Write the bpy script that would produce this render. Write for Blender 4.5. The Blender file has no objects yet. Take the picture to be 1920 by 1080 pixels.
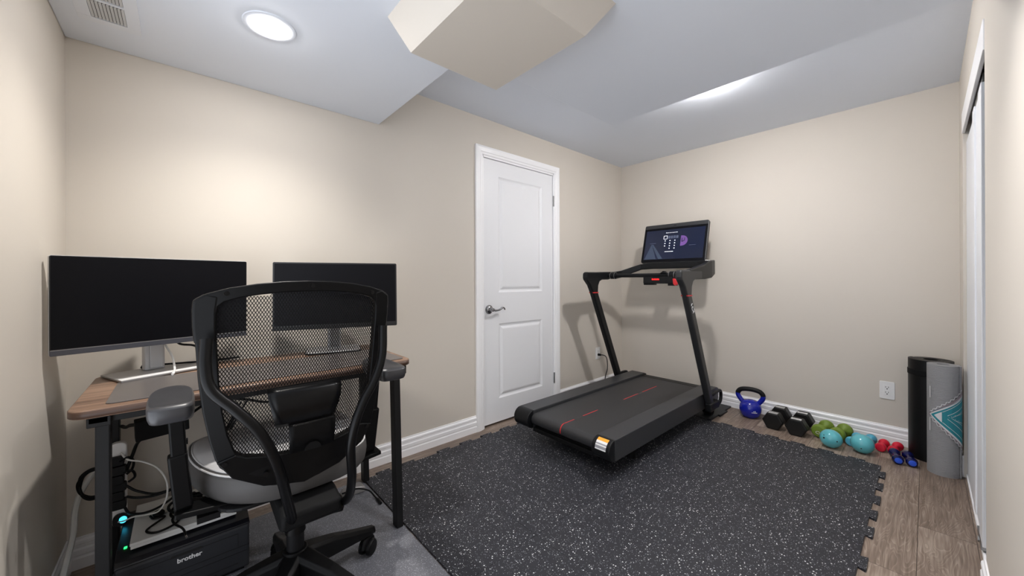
import bpy, bmesh, math, random
from mathutils import Vector, Matrix
random.seed(7)
PI = math.pi
SC = bpy.context.scene
COL = SC.collection

# ------------------------------------------------------------------ materials
def lin(c):
    return tuple(((v/255)/12.92 if v/255 <= .04045 else ((v/255+.055)/1.055)**2.4) for v in c)

def mat(name, rgb, rough=.5, metal=0., spec=.5, coat=0., emit=None, estr=0., alpha=1., sheen=0.):
    m = bpy.data.materials.new(name); m.use_nodes = True
    b = m.node_tree.nodes['Principled BSDF']
    b.inputs['Base Color'].default_value = (*lin(rgb), 1)
    b.inputs['Roughness'].default_value = rough
    b.inputs['Metallic'].default_value = metal
    b.inputs['Specular IOR Level'].default_value = spec
    b.inputs['Coat Weight'].default_value = coat
    b.inputs['Sheen Weight'].default_value = sheen
    if emit:
        b.inputs['Emission Color'].default_value = (*lin(emit), 1)
        b.inputs['Emission Strength'].default_value = estr
    return m

def nd(m, t, **kw):
    n = m.node_tree.nodes.new(t)
    for k, v in kw.items(): setattr(n, k, v)
    return n

def lk(m, a, b): m.node_tree.links.new(a, b)

def bsdf(m): return m.node_tree.nodes['Principled BSDF']

def noise_bump(m, scale=200., strength=.2, dist=.001, detail=3., stretch=None, colvar=0.):
    tc = nd(m, 'ShaderNodeTexCoord'); src = tc.outputs['Object']
    if stretch:
        mp = nd(m, 'ShaderNodeMapping'); mp.inputs['Scale'].default_value = stretch
        lk(m, src, mp.inputs['Vector']); src = mp.outputs['Vector']
    n = nd(m, 'ShaderNodeTexNoise'); n.inputs['Scale'].default_value = scale; n.inputs['Detail'].default_value = detail
    lk(m, src, n.inputs['Vector'])
    bp = nd(m, 'ShaderNodeBump'); bp.inputs['Strength'].default_value = strength; bp.inputs['Distance'].default_value = dist
    lk(m, n.outputs['Fac'], bp.inputs['Height']); lk(m, bp.outputs['Normal'], bsdf(m).inputs['Normal'])
    if colvar:
        base = bsdf(m).inputs['Base Color'].default_value[:]
        r = nd(m, 'ShaderNodeMapRange'); r.inputs['From Min'].default_value = .3; r.inputs['From Max'].default_value = .7
        r.inputs['To Min'].default_value = 1-colvar; r.inputs['To Max'].default_value = 1+colvar
        lk(m, n.outputs['Fac'], r.inputs['Value'])
        mx = nd(m, 'ShaderNodeVectorMath', operation='SCALE'); mx.inputs[0].default_value = base[:3]
        lk(m, r.outputs['Result'], mx.inputs['Scale']); lk(m, mx.outputs['Vector'], bsdf(m).inputs['Base Color'])
    return m

M = {}
M['wall'] = noise_bump(mat('beige_wall_paint', (206, 199, 189), .62, spec=.3), 260, .06, .001)
M['ceil'] = noise_bump(mat('white_ceiling_paint', (226, 232, 242), .75, spec=.2), 200, .05, .001)
M['duct'] = M['wall']
M['trim'] = mat('white_gloss_trim', (244, 244, 246), .35)
M['door'] = noise_bump(mat('white_door_paint', (232, 233, 236), .4), 90, .05, .001, stretch=(8, 8, 1))
M['black'] = mat('black_plastic', (15, 15, 17), .45, spec=.2)
M['blackmatte'] = mat('matte_black', (13, 13, 14), .65, spec=.15)
M['blackmetal'] = mat('black_powder_coat', (20, 20, 21), .5, spec=.25)
M['screen'] = mat('dark_screen', (12, 12, 16), .36, spec=.12)
M['bezel'] = mat('black_bezel', (18, 18, 20), .4)
M['chin'] = mat('dark_grey_bezel', (66, 67, 74), .4)
M['silver'] = mat('silver_plastic', (196, 197, 200), .34, metal=.35)
M['silverdark'] = mat('brushed_grey', (150, 148, 147), .42, metal=.4)
M['chrome'] = mat('chrome', (215, 215, 220), .12, metal=1.)
M['nickel'] = mat('brushed_nickel', (150, 150, 152), .2, metal=1.)
M['hinge'] = mat('steel_hinge', (150, 150, 150), .3, metal=1.)
M['white'] = mat('white_plastic', (232, 232, 232), .35)
M['slot'] = mat('dark_slot', (14, 14, 14), .6)
M['frame'] = noise_bump(mat('charcoal_nylon', (9, 9, 10), .42, spec=.14), 500, .15, .0005)
M['tube'] = mat('black_gloss_tube', (8, 8, 9), .3, spec=.2)
M['mesh'] = mat('black_mesh_fabric', (12, 12, 13), .7, spec=.15)
M['pad'] = noise_bump(mat('dark_urethane', (50, 50, 53), .36), 120, .05, .001)
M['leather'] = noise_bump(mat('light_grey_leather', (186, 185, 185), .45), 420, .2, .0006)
M['leathershade'] = noise_bump(mat('leather_side_shaded', (74, 72, 71), .5, spec=.3), 420, .2, .0006)  # same leather as the seat top, with the side's shade put into the colour
M['deskmat'] = noise_bump(mat('charcoal_desk_mat', (88, 83, 81), .30), 600, .15, .0004)
M['cable'] = mat('black_cable', (9, 9, 10), .5, spec=.2)
M['wcable'] = mat('white_cable', (226, 226, 224), .4)
M['printer'] = noise_bump(mat('printer_grey', (46, 47, 51), .5, spec=.3), 700, .2, .0004)
M['printertop'] = mat('printer_black', (20, 20, 26), .32)
M['paper'] = mat('white_box_card', (214, 214, 212), .5)
M['led'] = mat('green_led', (40, 255, 110), .4, emit=(40, 255, 110), estr=1.6)
M['cyan'] = mat('cyan_led', (60, 200, 240), .4, emit=(60, 200, 240), estr=1.6)
M['belt'] = noise_bump(mat('treadmill_belt', (42, 42, 44), .5), 900, .25, .0004)
M['rail'] = noise_bump(mat('treadmill_rail', (50, 51, 54), .42), 300, .1, .0006)
M['tmill'] = mat('treadmill_black', (16, 17, 19), .42, spec=.25)
M['tmgrey'] = mat('treadmill_grey', (40, 41, 43), .45)
M['red'] = mat('red_accent', (205, 40, 45), .45)
M['redlit'] = mat('red_lit_text', (255, 30, 30), .4, emit=(255, 25, 25), estr=1.1)
M['label'] = mat('white_label', (228, 228, 228), .5)
M['labelgrey'] = mat('grey_print', (150, 150, 155), .5)
M['orange'] = mat('orange_label', (235, 165, 50), .5)
M['kb'] = mat('cobalt_vinyl', (20, 32, 150), .18, coat=.3)
M['hex'] = noise_bump(mat('black_rubber_hex', (15, 14, 13), .45, spec=.35), 250, .15, .0006)
M['green'] = noise_bump(mat('olive_vinyl', (108, 132, 42), .5), 300, .15, .0005)
M['teal'] = mat('teal_vinyl', (92, 176, 186), .16, coat=.3)
M['lblue'] = mat('sky_blue_vinyl', (82, 170, 198), .38)
M['redv'] = mat('crimson_vinyl', (205, 20, 50), .5)
M['navy'] = mat('navy_gloss', (10, 14, 66), .15)
M['bluecap'] = mat('blue_cap', (40, 84, 205), .35)
M['bmat'] = mat('black_foam_mat', (8, 8, 9), .45, spec=.3)
M['gmat'] = noise_bump(mat('grey_foam_mat', (138, 138, 140), .62), 110, .9, .004, stretch=(.5, .5, 3))
M['gmatlight'] = mat('pale_print', (205, 204, 206), .6)
M['gmattaupe'] = mat('taupe_print', (128, 116, 122), .6)
M['gmatteal'] = mat('teal_print', (22, 122, 134), .6)
M['gmatteald'] = mat('deep_teal_print', (16, 92, 106), .6)
M['foam'] = noise_bump(mat('plain_black_foam', (34, 35, 37), .6), 400, .3, .0006)
M['lens'] = mat('lamp_lens', (255, 255, 255), .4, emit=(255, 248, 238), estr=1.)
M['baffle'] = mat('grey_baffle', (112, 112, 114), .6)
M['vent'] = mat('white_vent', (226, 231, 240), .5)
M['vlouver'] = mat('vent_louver', (205, 206, 208), .45)
M['closet'] = mat('white_closet_panel', (226, 228, 232), .4)
M['purple'] = mat('purple_print', (92, 62, 122), .4, emit=(112, 76, 142), estr=.22)

# wood floor: planks run along Y
def wood_floor():
    m = mat('grey_oak_planks', (130, 112, 98), .42, spec=.4)
    tc = nd(m, 'ShaderNodeTexCoord'); sp = nd(m, 'ShaderNodeSeparateXYZ'); lk(m, tc.outputs['Object'], sp.inputs[0])
    cb = nd(m, 'ShaderNodeCombineXYZ'); lk(m, sp.outputs['Y'], cb.inputs['X']); lk(m, sp.outputs['X'], cb.inputs['Y'])
    br = nd(m, 'ShaderNodeTexBrick'); br.offset = .37; br.squash = 1.
    br.inputs['Scale'].default_value = 1.; br.inputs['Brick Width'].default_value = 1.22; br.inputs['Row Height'].default_value = .165
    br.inputs['Mortar Size'].default_value = .0012; br.inputs['Mortar Smooth'].default_value = .2
    br.inputs['Color1'].default_value = (0, 0, 0, 1); br.inputs['Color2'].default_value = (1, 1, 1, 1); br.inputs['Mortar'].default_value = (.5, .5, .5, 1)
    lk(m, cb.outputs[0], br.inputs['Vector'])
    # plank-dependent offset
    sc = nd(m, 'ShaderNodeVectorMath', operation='SCALE'); sc.inputs['Scale'].default_value = 7.3; lk(m, br.outputs['Color'], sc.inputs[0])
    ad = nd(m, 'ShaderNodeVectorMath', operation='ADD'); lk(m, cb.outputs[0], ad.inputs[0]); lk(m, sc.outputs[0], ad.inputs[1])
    mp = nd(m, 'ShaderNodeMapping'); mp.inputs['Scale'].default_value = (1.5, 9., 1.); lk(m, ad.outputs[0], mp.inputs['Vector'])
    n1 = nd(m, 'ShaderNodeTexNoise'); n1.inputs['Scale'].default_value = 1.1; n1.inputs['Detail'].default_value = 2.; n1.inputs['Distortion'].default_value = .6
    lk(m, mp.outputs[0], n1.inputs['Vector'])
    # cathedral rings: repeated bands of a smooth noise
    ml = nd(m, 'ShaderNodeMath', operation='MULTIPLY'); ml.inputs[1].default_value = 30.; lk(m, n1.outputs['Fac'], ml.inputs[0])
    fr = nd(m, 'ShaderNodeMath', operation='FRACT'); lk(m, ml.outputs[0], fr.inputs[0])
    mp2 = nd(m, 'ShaderNodeMapping'); mp2.inputs['Scale'].default_value = (6., 120., 1.); lk(m, ad.outputs[0], mp2.inputs['Vector'])
    n2 = nd(m, 'ShaderNodeTexNoise'); n2.inputs['Scale'].default_value = 1.; n2.inputs['Detail'].default_value = 4.; lk(m, mp2.outputs[0], n2.inputs['Vector'])
    mp3 = nd(m, 'ShaderNodeMapping'); mp3.inputs['Scale'].default_value = (2., 6., 1.); lk(m, ad.outputs[0], mp3.inputs['Vector'])
    n3 = nd(m, 'ShaderNodeTexNoise'); n3.inputs['Scale'].default_value = 1.3; n3.inputs['Detail'].default_value = 3.; lk(m, mp3.outputs[0], n3.inputs['Vector'])
    def madd(a, k, b):
        x = nd(m, 'ShaderNodeMath', operation='MULTIPLY_ADD'); x.inputs[1].default_value = k; lk(m, a, x.inputs[0])
        if hasattr(b, 'links'): lk(m, b, x.inputs[2])
        else: x.inputs[2].default_value = b
        return x.outputs[0]
    pw = nd(m, 'ShaderNodeMath', operation='POWER'); lk(m, fr.outputs[0], pw.inputs[0]); pw.inputs[1].default_value = 3.
    v = madd(pw.outputs[0], .20, -.14)
    v = madd(n2.outputs['Fac'], .75, v)
    v = madd(n3.outputs['Fac'], .55, v)
    sb = nd(m, 'ShaderNodeSeparateColor'); lk(m, br.outputs['Color'], sb.inputs[0])
    v = madd(sb.outputs[0], .22, v)
    rp = nd(m, 'ShaderNodeValToRGB'); lk(m, v, rp.inputs['Fac'])
    e = rp.color_ramp.elements
    e[0].position = .25; e[0].color = (*lin((78, 66, 57)), 1)
    e[1].position = .95; e[1].color = (*lin((166, 151, 138)), 1)
    k = e.new(.6); k.color = (*lin((124, 108, 96)), 1)
    mx = nd(m, 'ShaderNodeMix', data_type='RGBA'); lk(m, br.outputs['Fac'], mx.inputs['Factor'])
    lk(m, rp.outputs['Color'], mx.inputs['A']); mx.inputs['B'].default_value = (*lin((62, 51, 44)), 1)
    lk(m, mx.outputs['Result'], bsdf(m).inputs['Base Color'])
    bp = nd(m, 'ShaderNodeBump'); bp.inputs['Strength'].default_value = .15; bp.inputs['Distance'].default_value = .001
    lk(m, v, bp.inputs['Height']); lk(m, bp.outputs['Normal'], bsdf(m).inputs['Normal'])
    return m
M['floor'] = wood_floor()

def walnut():
    m = mat('walnut_veneer', (120, 84, 62), .4)
    tc = nd(m, 'ShaderNodeTexCoord'); mp = nd(m, 'ShaderNodeMapping'); mp.inputs['Scale'].default_value = (38., 1.8, 38.)
    lk(m, tc.outputs['Object'], mp.inputs['Vector'])
    n = nd(m, 'ShaderNodeTexNoise'); n.inputs['Scale'].default_value = 1.; n.inputs['Detail'].default_value = 4.; n.inputs['Distortion'].default_value = .4
    lk(m, mp.outputs[0], n.inputs['Vector'])
    rp = nd(m, 'ShaderNodeValToRGB'); lk(m, n.outputs['Fac'], rp.inputs['Fac'])
    e = rp.color_ramp.elements
    e[0].position = .3; e[0].color = (*lin((82, 60, 47)), 1); e[1].position = .7; e[1].color = (*lin((152, 122, 101)), 1)
    lk(m, rp.outputs['Color'], bsdf(m).inputs['Base Color'])
    return m
M['walnut'] = walnut()
M['walnutedgeshade'] = mat('walnut_edge_band_shaded', (74, 52, 40), .45)  # darker edge colour, with the shade behind the chair back put into it

def speckle(name, base, spot, scale, rmax, keep, rough=.6, second=None):
    m = mat(name, base, rough, spec=.35)
    tc = nd(m, 'ShaderNodeTexCoord')
    geo = nd(m, 'ShaderNodeNewGeometry')
    prev = None
    for (sc, rm, kp, colr) in ([(scale, rmax, keep, spot)] + ([second] if second else [])):
        vo = nd(m, 'ShaderNodeTexVoronoi'); vo.inputs['Scale'].default_value = sc
        nz = nd(m, 'ShaderNodeTexNoise'); nz.inputs['Scale'].default_value = sc*1.6; lk(m, geo.outputs['Position'], nz.inputs['Vector'])
        dd = nd(m, 'ShaderNodeVectorMath', operation='SCALE'); dd.inputs['Scale'].default_value = .3/sc; lk(m, nz.outputs['Color'], dd.inputs[0])
        aa = nd(m, 'ShaderNodeVectorMath', operation='ADD'); lk(m, geo.outputs['Position'], aa.inputs[0]); lk(m, dd.outputs[0], aa.inputs[1])
        lk(m, aa.outputs[0], vo.inputs['Vector'])
        s = nd(m, 'ShaderNodeSeparateColor'); lk(m, vo.outputs['Color'], s.inputs[0])
        rr = nd(m, 'ShaderNodeMath', operation='MULTIPLY'); rr.inputs[1].default_value = rm; lk(m, s.outputs[1], rr.inputs[0])
        lt = nd(m, 'ShaderNodeMath', operation='LESS_THAN'); lk(m, vo.outputs['Distance'], lt.inputs[0]); lk(m, rr.outputs[0], lt.inputs[1])
        gt = nd(m, 'ShaderNodeMath', operation='GREATER_THAN'); lk(m, s.outputs[0], gt.inputs[0]); gt.inputs[1].default_value = 1-kp
        fc = nd(m, 'ShaderNodeMath', operation='MULTIPLY'); lk(m, lt.outputs[0], fc.inputs[0]); lk(m, gt.outputs[0], fc.inputs[1])
        mx = nd(m, 'ShaderNodeMix', data_type='RGBA'); lk(m, fc.outputs[0], mx.inputs['Factor'])
        if prev: lk(m, prev, mx.inputs['A'])
        else: mx.inputs['A'].default_value = (*lin(base), 1)
        mx.inputs['B'].default_value = (*lin(colr), 1); prev = mx.outputs['Result']
    lk(m, prev, bsdf(m).inputs['Base Color'])
    n = nd(m, 'ShaderNodeTexNoise'); n.inputs['Scale'].default_value = 350; lk(m, geo.outputs['Position'], n.inputs['Vector'])
    bp = nd(m, 'ShaderNodeBump'); bp.inputs['Strength'].default_value = .35; bp.inputs['Distance'].default_value = .0008
    lk(m, n.outputs['Fac'], bp.inputs['Height']); lk(m, bp.outputs['Normal'], bsdf(m).inputs['Normal'])
    return m
M['rubber'] = speckle('speckled_rubber', (33, 34, 40), (225, 225, 225), 130, .36, .36, .55, (240, .42, .42, (140, 142, 148)))
M['chairmat'] = speckle('grey_vinyl_mat', (104, 105, 111), (170, 172, 178), 420, .6, .35, .34)

def tm_screen():
    # lit display: dark navy with broad lighter diagonal shapes, driven by the panel's own coordinates
    m = mat('lit_display', (20, 28, 52), .2)
    tc = nd(m, 'ShaderNodeTexCoord'); sp = nd(m, 'ShaderNodeSeparateXYZ'); lk(m, tc.outputs['Generated'], sp.inputs[0])
    n = nd(m, 'ShaderNodeTexNoise'); n.inputs['Scale'].default_value = 1.6; n.inputs['Detail'].default_value = 1.; lk(m, tc.outputs['Generated'], n.inputs['Vector'])
    rp = nd(m, 'ShaderNodeValToRGB'); lk(m, n.outputs['Fac'], rp.inputs['Fac'])
    e = rp.color_ramp.elements; e[0].position = .3; e[0].color = (*lin((12, 26, 62)), 1); e[1].position = .75; e[1].color = (*lin((30, 36, 58)), 1)
    lk(m, rp.outputs['Color'], bsdf(m).inputs['Emission Color']); bsdf(m).inputs['Emission Strength'].default_value = .42
    bsdf(m).inputs['Base Color'].default_value = (.003, .004, .008, 1)
    return m
M['tmscreen'] = tm_screen()
M['scrwhite'] = mat('display_white', (240, 240, 245), .4, emit=(240, 240, 245), estr=.5)
M['scrgrey'] = mat('display_grey', (60, 66, 84), .4, emit=(60, 66, 84), estr=.5)
M['scrdark'] = mat('display_dark', (14, 20, 40), .4, emit=(14, 20, 40), estr=.4)
M['scrblue'] = mat('display_slate', (40, 48, 64), .4, emit=(66, 80, 104), estr=.24)

# ------------------------------------------------------------------ mesh builder
def catmull(pts, n=8):
    P = [Vector(p) for p in pts]
    if len(P) < 3: return P
    out = []
    Q = [P[0]*2-P[1]] + P + [P[-1]*2-P[-2]]
    for i in range(1, len(Q)-2):
        p0, p1, p2, p3 = Q[i-1:i+3]
        for k in range(n):
            t = k/n
            out.append(.5*((2*p1)+(p2-p0)*t+(2*p0-5*p1+4*p2-p3)*t*t+(3*p1-p0-3*p2+p3)*t**3))
    out.append(P[-1]); return out

class MB:
    def __init__(s): s.v = []; s.f = []; s.m = []; s.mi = 0
    def add(s, vs, fs):
        b = len(s.v); s.v += [Vector(v) for v in vs]; s.f += [tuple(i+b for i in f) for f in fs]; s.m += [s.mi]*len(fs); return s
    def box(s, lo, hi, mtx=None):
        x0, y0, z0 = lo; x1, y1, z1 = hi
        vs = [Vector(p) for p in ((x0,y0,z0),(x1,y0,z0),(x1,y1,z0),(x0,y1,z0),(x0,y0,z1),(x1,y0,z1),(x1,y1,z1),(x0,y1,z1))]
        if mtx is not None: vs = [mtx @ v for v in vs]
        return s.add(vs, [(3,2,1,0),(4,5,6,7),(0,1,5,4),(1,2,6,5),(2,3,7,6),(3,0,4,7)])
    def bar(s, a, b, w, h, up=(0,0,1)):
        a = Vector(a); b = Vector(b); d = (b-a).normalized(); up = Vector(up)
        if abs(d.dot(up)) > .95: up = Vector((1,0,0))
        x = d.cross(up).normalized()*w/2; y = x.cross(d).normalized()*h/2
        vs = [a-x-y, a+x-y, a+x+y, a-x+y, b-x-y, b+x-y, b+x+y, b-x+y]
        return s.add(vs, [(3,2,1,0),(4,5,6,7),(0,1,5,4),(1,2,6,5),(2,3,7,6),(3,0,4,7)])
    def cyl(s, a, b, r, r2=None, n=24, caps=True):
        return s.tube([a, b], [r, r if r2 is None else r2], n, caps)
    def tube(s, pts, r, n=12, caps=True, sx=1.):
        P = [Vector(p) for p in pts]; R = r if isinstance(r, (list, tuple)) else [r]*len(P)
        b = len(s.v); k = len(P); prev = None
        for i, p in enumerate(P):
            t = (P[min(i+1, k-1)]-P[max(i-1, 0)]).normalized()
            if prev is None:
                u = t.cross(Vector((0,0,1)))
                if u.length < 1e-3: u = t.cross(Vector((1,0,0)))
                u.normalize()
            else:
                u = (prev-t*prev.dot(t)).normalized()
            prev = u; w = t.cross(u)
            for j in range(n):
                a = 2*PI*j/n; s.v.append(p+(u*math.cos(a)*sx+w*math.sin(a))*R[i])
        for i in range(k-1):
            for j in range(n):
                s.f.append((b+i*n+j, b+i*n+(j+1)%n, b+(i+1)*n+(j+1)%n, b+(i+1)*n+j)); s.m.append(s.mi)
        if caps:
            s.f.append(tuple(b+j for j in reversed(range(n)))); s.m.append(s.mi)
            s.f.append(tuple(b+(k-1)*n+j for j in range(n))); s.m.append(s.mi)
        return s
    def lathe(s, prof, mtx=None, n=32, cap=True):
        # prof: (r, z) about local z
        b = len(s.v); k = len(prof)
        for r, z in prof:
            for j in range(n):
                a = 2*PI*j/n; p = Vector((r*math.cos(a), r*math.sin(a), z)); s.v.append(mtx @ p if mtx is not None else p)
        for i in range(k-1):
            for j in range(n):
                s.f.append((b+i*n+j, b+i*n+(j+1)%n, b+(i+1)*n+(j+1)%n, b+(i+1)*n+j)); s.m.append(s.mi)
        if cap:
            s.f.append(tuple(b+j for j in reversed(range(n)))); s.m.append(s.mi)
            s.f.append(tuple(b+(k-1)*n+j for j in range(n))); s.m.append(s.mi)
        return s
    def prism(s, poly, fn, t0, t1):
        # poly: 2-D points; fn(u, v, t) -> 3-D
        n = len(poly); b = len(s.v)
        s.v += [Vector(fn(u, v, t0)) for u, v in poly] + [Vector(fn(u, v, t1)) for u, v in poly]
        s.f.append(tuple(b+i for i in reversed(range(n)))); s.f.append(tuple(b+n+i for i in range(n)))
        for i in range(n): s.f.append((b+i, b+(i+1)%n, b+n+(i+1)%n, b+n+i))
        s.m += [s.mi]*(n+2); return s
    def ring(s, outer, inner, fn, t0, t1):
        # closed ring between two contours of equal length, extruded
        n = len(outer); b = len(s.v)
        for P, t in ((outer, t0), (inner, t0), (outer, t1), (inner, t1)):
            s.v += [Vector(fn(u, v, t)) for u, v in P]
        for i in range(n):
            j = (i+1) % n
            s.f += [(b+i, b+n+i, b+n+j, b+j), (b+2*n+i, b+2*n+j, b+3*n+j, b+3*n+i), (b+i, b+j, b+2*n+j, b+2*n+i), (b+n+i, b+3*n+i, b+3*n+j, b+n+j)]
            s.m += [s.mi]*4
        return s
    def ell(s, c, rx, ry, rz, nu=28, nv=16, mtx=None):
        prof = [(math.cos(-PI/2+PI*i/nv), math.sin(-PI/2+PI*i/nv)) for i in range(nv+1)]
        prof[0] = (1e-4, -1); prof[-1] = (1e-4, 1)
        T = Matrix.Translation(Vector(c)) @ (mtx if mtx is not None else Matrix.Identity(4)) @ Matrix.Diagonal((rx, ry, rz, 1))
        return s.lathe(prof, T, nu)

def rrect(w, h, r, n=5, cx=0, cy=0):
    out = []
    for sx, sy, a0 in ((1, 1, 0), (-1, 1, 90), (-1, -1, 180), (1, -1, 270)):
        for k in range(n+1):
            a = math.radians(a0+90*k/n); out.append((cx+sx*(w/2-r)+r*math.cos(a), cy+sy*(h/2-r)+r*math.sin(a)))
    return out

def build(name, mb, ms, parent=None, smooth=True, bevel=0., seg=2, subd=0, solid=0.):
    org = Vector(parent.get('_org', (0,0,0))) if parent is not None else Vector((0,0,0))
    me = bpy.data.meshes.new(name)
    me.from_pydata([tuple(v-org) for v in mb.v], [], mb.f)
    ms = ms if isinstance(ms, (list, tuple)) else [ms]
    for m in ms: me.materials.append(M[m])
    for p, i in zip(me.polygons, mb.m): p.material_index = i
    bm = bmesh.new(); bm.from_mesh(me); bmesh.ops.recalc_face_normals(bm, faces=bm.faces); bm.to_mesh(me); bm.free()
    o = bpy.data.objects.new(name, me); COL.objects.link(o)
    if parent is not None: o.parent = parent; o['_org'] = org[:]
    if solid:
        md = o.modifiers.new('solid', 'SOLIDIFY'); md.thickness = solid; md.offset = 0
    if bevel:
        md = o.modifiers.new('bevel', 'BEVEL'); md.width = bevel; md.segments = seg; md.limit_method = 'ANGLE'; md.angle_limit = math.radians(40); md.harden_normals = False
    if subd:
        md = o.modifiers.new('subd', 'SUBSURF'); md.levels = subd; md.render_levels = subd
    if smooth:
        me.polygons.foreach_set('use_smooth', [True]*len(me.polygons))
        try: me.set_sharp_from_angle(angle=math.radians(42))
        except Exception: pass
    return o

def thing(name, label, cat, loc, group=None, rz=0.):
    o = bpy.data.objects.new(name, None); COL.objects.link(o); o.location = loc; o.empty_display_size = .05
    o['label'] = label; o['category'] = cat; o['_org'] = tuple(loc)
    if group: o['group'] = group
    return o

def tag(o, label, cat, group=None):
    o['label'] = label; o['category'] = cat
    if group: o['group'] = group
    # put the object's origin at its base
    me = o.data
    if o.type == 'MESH' and o.parent is None:
        xs = [v.co.x for v in me.vertices]; ys = [v.co.y for v in me.vertices]; zs = [v.co.z for v in me.vertices]
        c = Vector(((min(xs)+max(xs))/2, (min(ys)+max(ys))/2, min(zs)))
        me.transform(Matrix.Translation(-c)); o.location = c
    return o

def struct(o): o['kind'] = 'structure'; return o

def text(name, body, size, mtx, ms, parent, depth=.0004, align='CENTER', shear=0., offset=0.):
    cu = bpy.data.curves.new(name, 'FONT'); cu.body = body; cu.size = size; cu.extrude = depth; cu.align_x = align; cu.align_y = 'CENTER'
    cu.shear = shear; cu.offset = offset; cu.resolution_u = 3
    t = bpy.data.objects.new(name, cu); COL.objects.link(t)
    dg = bpy.context.evaluated_depsgraph_get(); me = bpy.data.meshes.new_from_object(t.evaluated_get(dg))
    bpy.data.objects.remove(t); bpy.data.curves.remove(cu)
    org = Vector(parent['_org']); me.transform(Matrix.Translation(-org) @ mtx); me.materials.clear(); me.materials.append(M[ms])
    o = bpy.data.objects.new(name, me); COL.objects.link(o); o.parent = parent; o['_org'] = org[:]
    return o

def frame_m(o, x, y):
    # matrix with local x, y axes given, origin o
    x = Vector(x).normalized(); y = Vector(y); y = (y-x*y.dot(x)).normalized(); z = x.cross(y)
    m = Matrix((x, y, z)).transposed().to_4x4(); m.translation = Vector(o); return m

# ------------------------------------------------------------------ room
XM, YA, YC, ZH, ZL = 2.309, 3.5195, -.323, 2.289, 2.024
YL, XS, YS = .884, .908, 1.945
T = .12
def sbox(name, lo, hi, m, bevel=0.):
    return struct(build(name, MB().box(lo, hi), m, smooth=False, bevel=bevel))
sbox('floor', (-T, YC-T, -.1), (XM+.75, YA+T, 0), 'floor')
# back wall (x = 0) with the door opening
D0, D1, DZ = 1.652, 2.440, 2.016
w = MB(); w.box((-T, YC-T, 0), (0, D0, ZH+.05)); w.box((-T, D1, 0), (0, YA+T, ZH+.05)); w.box((-T, D0, DZ), (0, D1, ZH+.05))
struct(build('wall_back', w, 'wall', smooth=False))
sbox('wall_right', (0, YA, 0), (XM+.75, YA+T, ZH+.05), 'wall')
EX0, EX1, EZ = .78, 2.27, 2.01   # opening added out of view in the left wall to let in fill light
w = MB(); w.box((0, YC-T, 0), (EX0, YC, ZH+.05)); w.box((EX1, YC-T, 0), (XM+.1, YC, ZH+.05)); w.box((EX0, YC-T, EZ), (EX1, YC, ZH+.05))
struct(build('wall_left', w, 'wall', smooth=False))
CY0, CY1, CZ = 2.082, 3.215, 1.985
w = MB(); w.box((XM, YC, 0), (XM+.1, CY0, ZH+.05)); w.box((XM, CY1, 0), (XM+.1, YA, ZH+.05)); w.box((XM, CY0, CZ), (XM+.1, CY1, ZH+.05))
struct(build('wall_front', w, 'wall', smooth=False))
w = MB(); w.box((XM+.7, CY0-.2, 0), (XM+.75, YA, ZH+.05)); w.box((XM+.1, CY0-.25, 0), (XM+.75, CY0-.2, ZH+.05))
struct(build('wall_closet', w, 'wall', smooth=False))
sbox('ceiling', (-T, YC-T, ZH), (XM+.75, YA+T, ZH+.1), 'ceil')
# lowered bulkhead: L-shaped, one piece
L = [(0, YC), (XM, YC), (XM, YS), (XS, YS), (XS, YL), (0, YL)]
struct(build('ceiling_bulkhead', MB().prism(L, lambda u, v, t: (u, v, t), ZL, ZH), 'ceil', smooth=False, bevel=.004))
# boxed duct below the bulkhead: flares outwards towards the ceiling
b = MB()
lo = [(.962, .608), (1.424, .608), (1.424, .996), (.962, .996)]; hi = [(.912, .545), (1.480, .545), (1.480, 1.092), (.912, 1.092)]
b.add([(x, y, 1.9) for x, y in lo]+[(x, y, ZL) for x, y in hi], [(3,2,1,0),(4,5,6,7),(0,1,5,4),(1,2,6,5),(2,3,7,6),(3,0,4,7)])
struct(build('ceiling_duct_box', b, 'duct', smooth=False))

# baseboards: stepped profile (thickness, z)
BP = [(0, 0), (.014, 0), (.014, .040), (.011, .046), (.011, .050), (.013, .053), (.013, .072), (.009, .078), (.009, .090), (.012, .094), (.011, .104), (.006, .110), (.005, .1175), (0, .1175)]
def baseboard(name, a, b, n):
    a = Vector(a); b = Vector(b); n = Vector(n)
    mb = MB().prism(BP, lambda u, v, t: (a+(b-a)*t+n*u+Vector((0,0,v))), 0, 1)
    return struct(build(name, mb, 'trim', smooth=False))
C0, C1 = 1.588, 2.497
baseboard('baseboard_back', (0, YC, 0), (0, C0, 0), (1, 0, 0))
baseboard('baseboard_back.001', (0, C1, 0), (0, YA, 0), (1, 0, 0))
baseboard('baseboard_right', (.0, YA, 0), (XM, YA, 0), (0, -1, 0))
baseboard('baseboard_left', (.0, YC, 0), (EX0, YC, 0), (0, 1, 0))
baseboard('baseboard_front', (XM, YC, 0), (XM, CY0+.012, 0), (-1, 0, 0))
baseboard('baseboard_front.001', (XM, CY1, 0), (XM, YA, 0), (-1, 0, 0))

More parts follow.
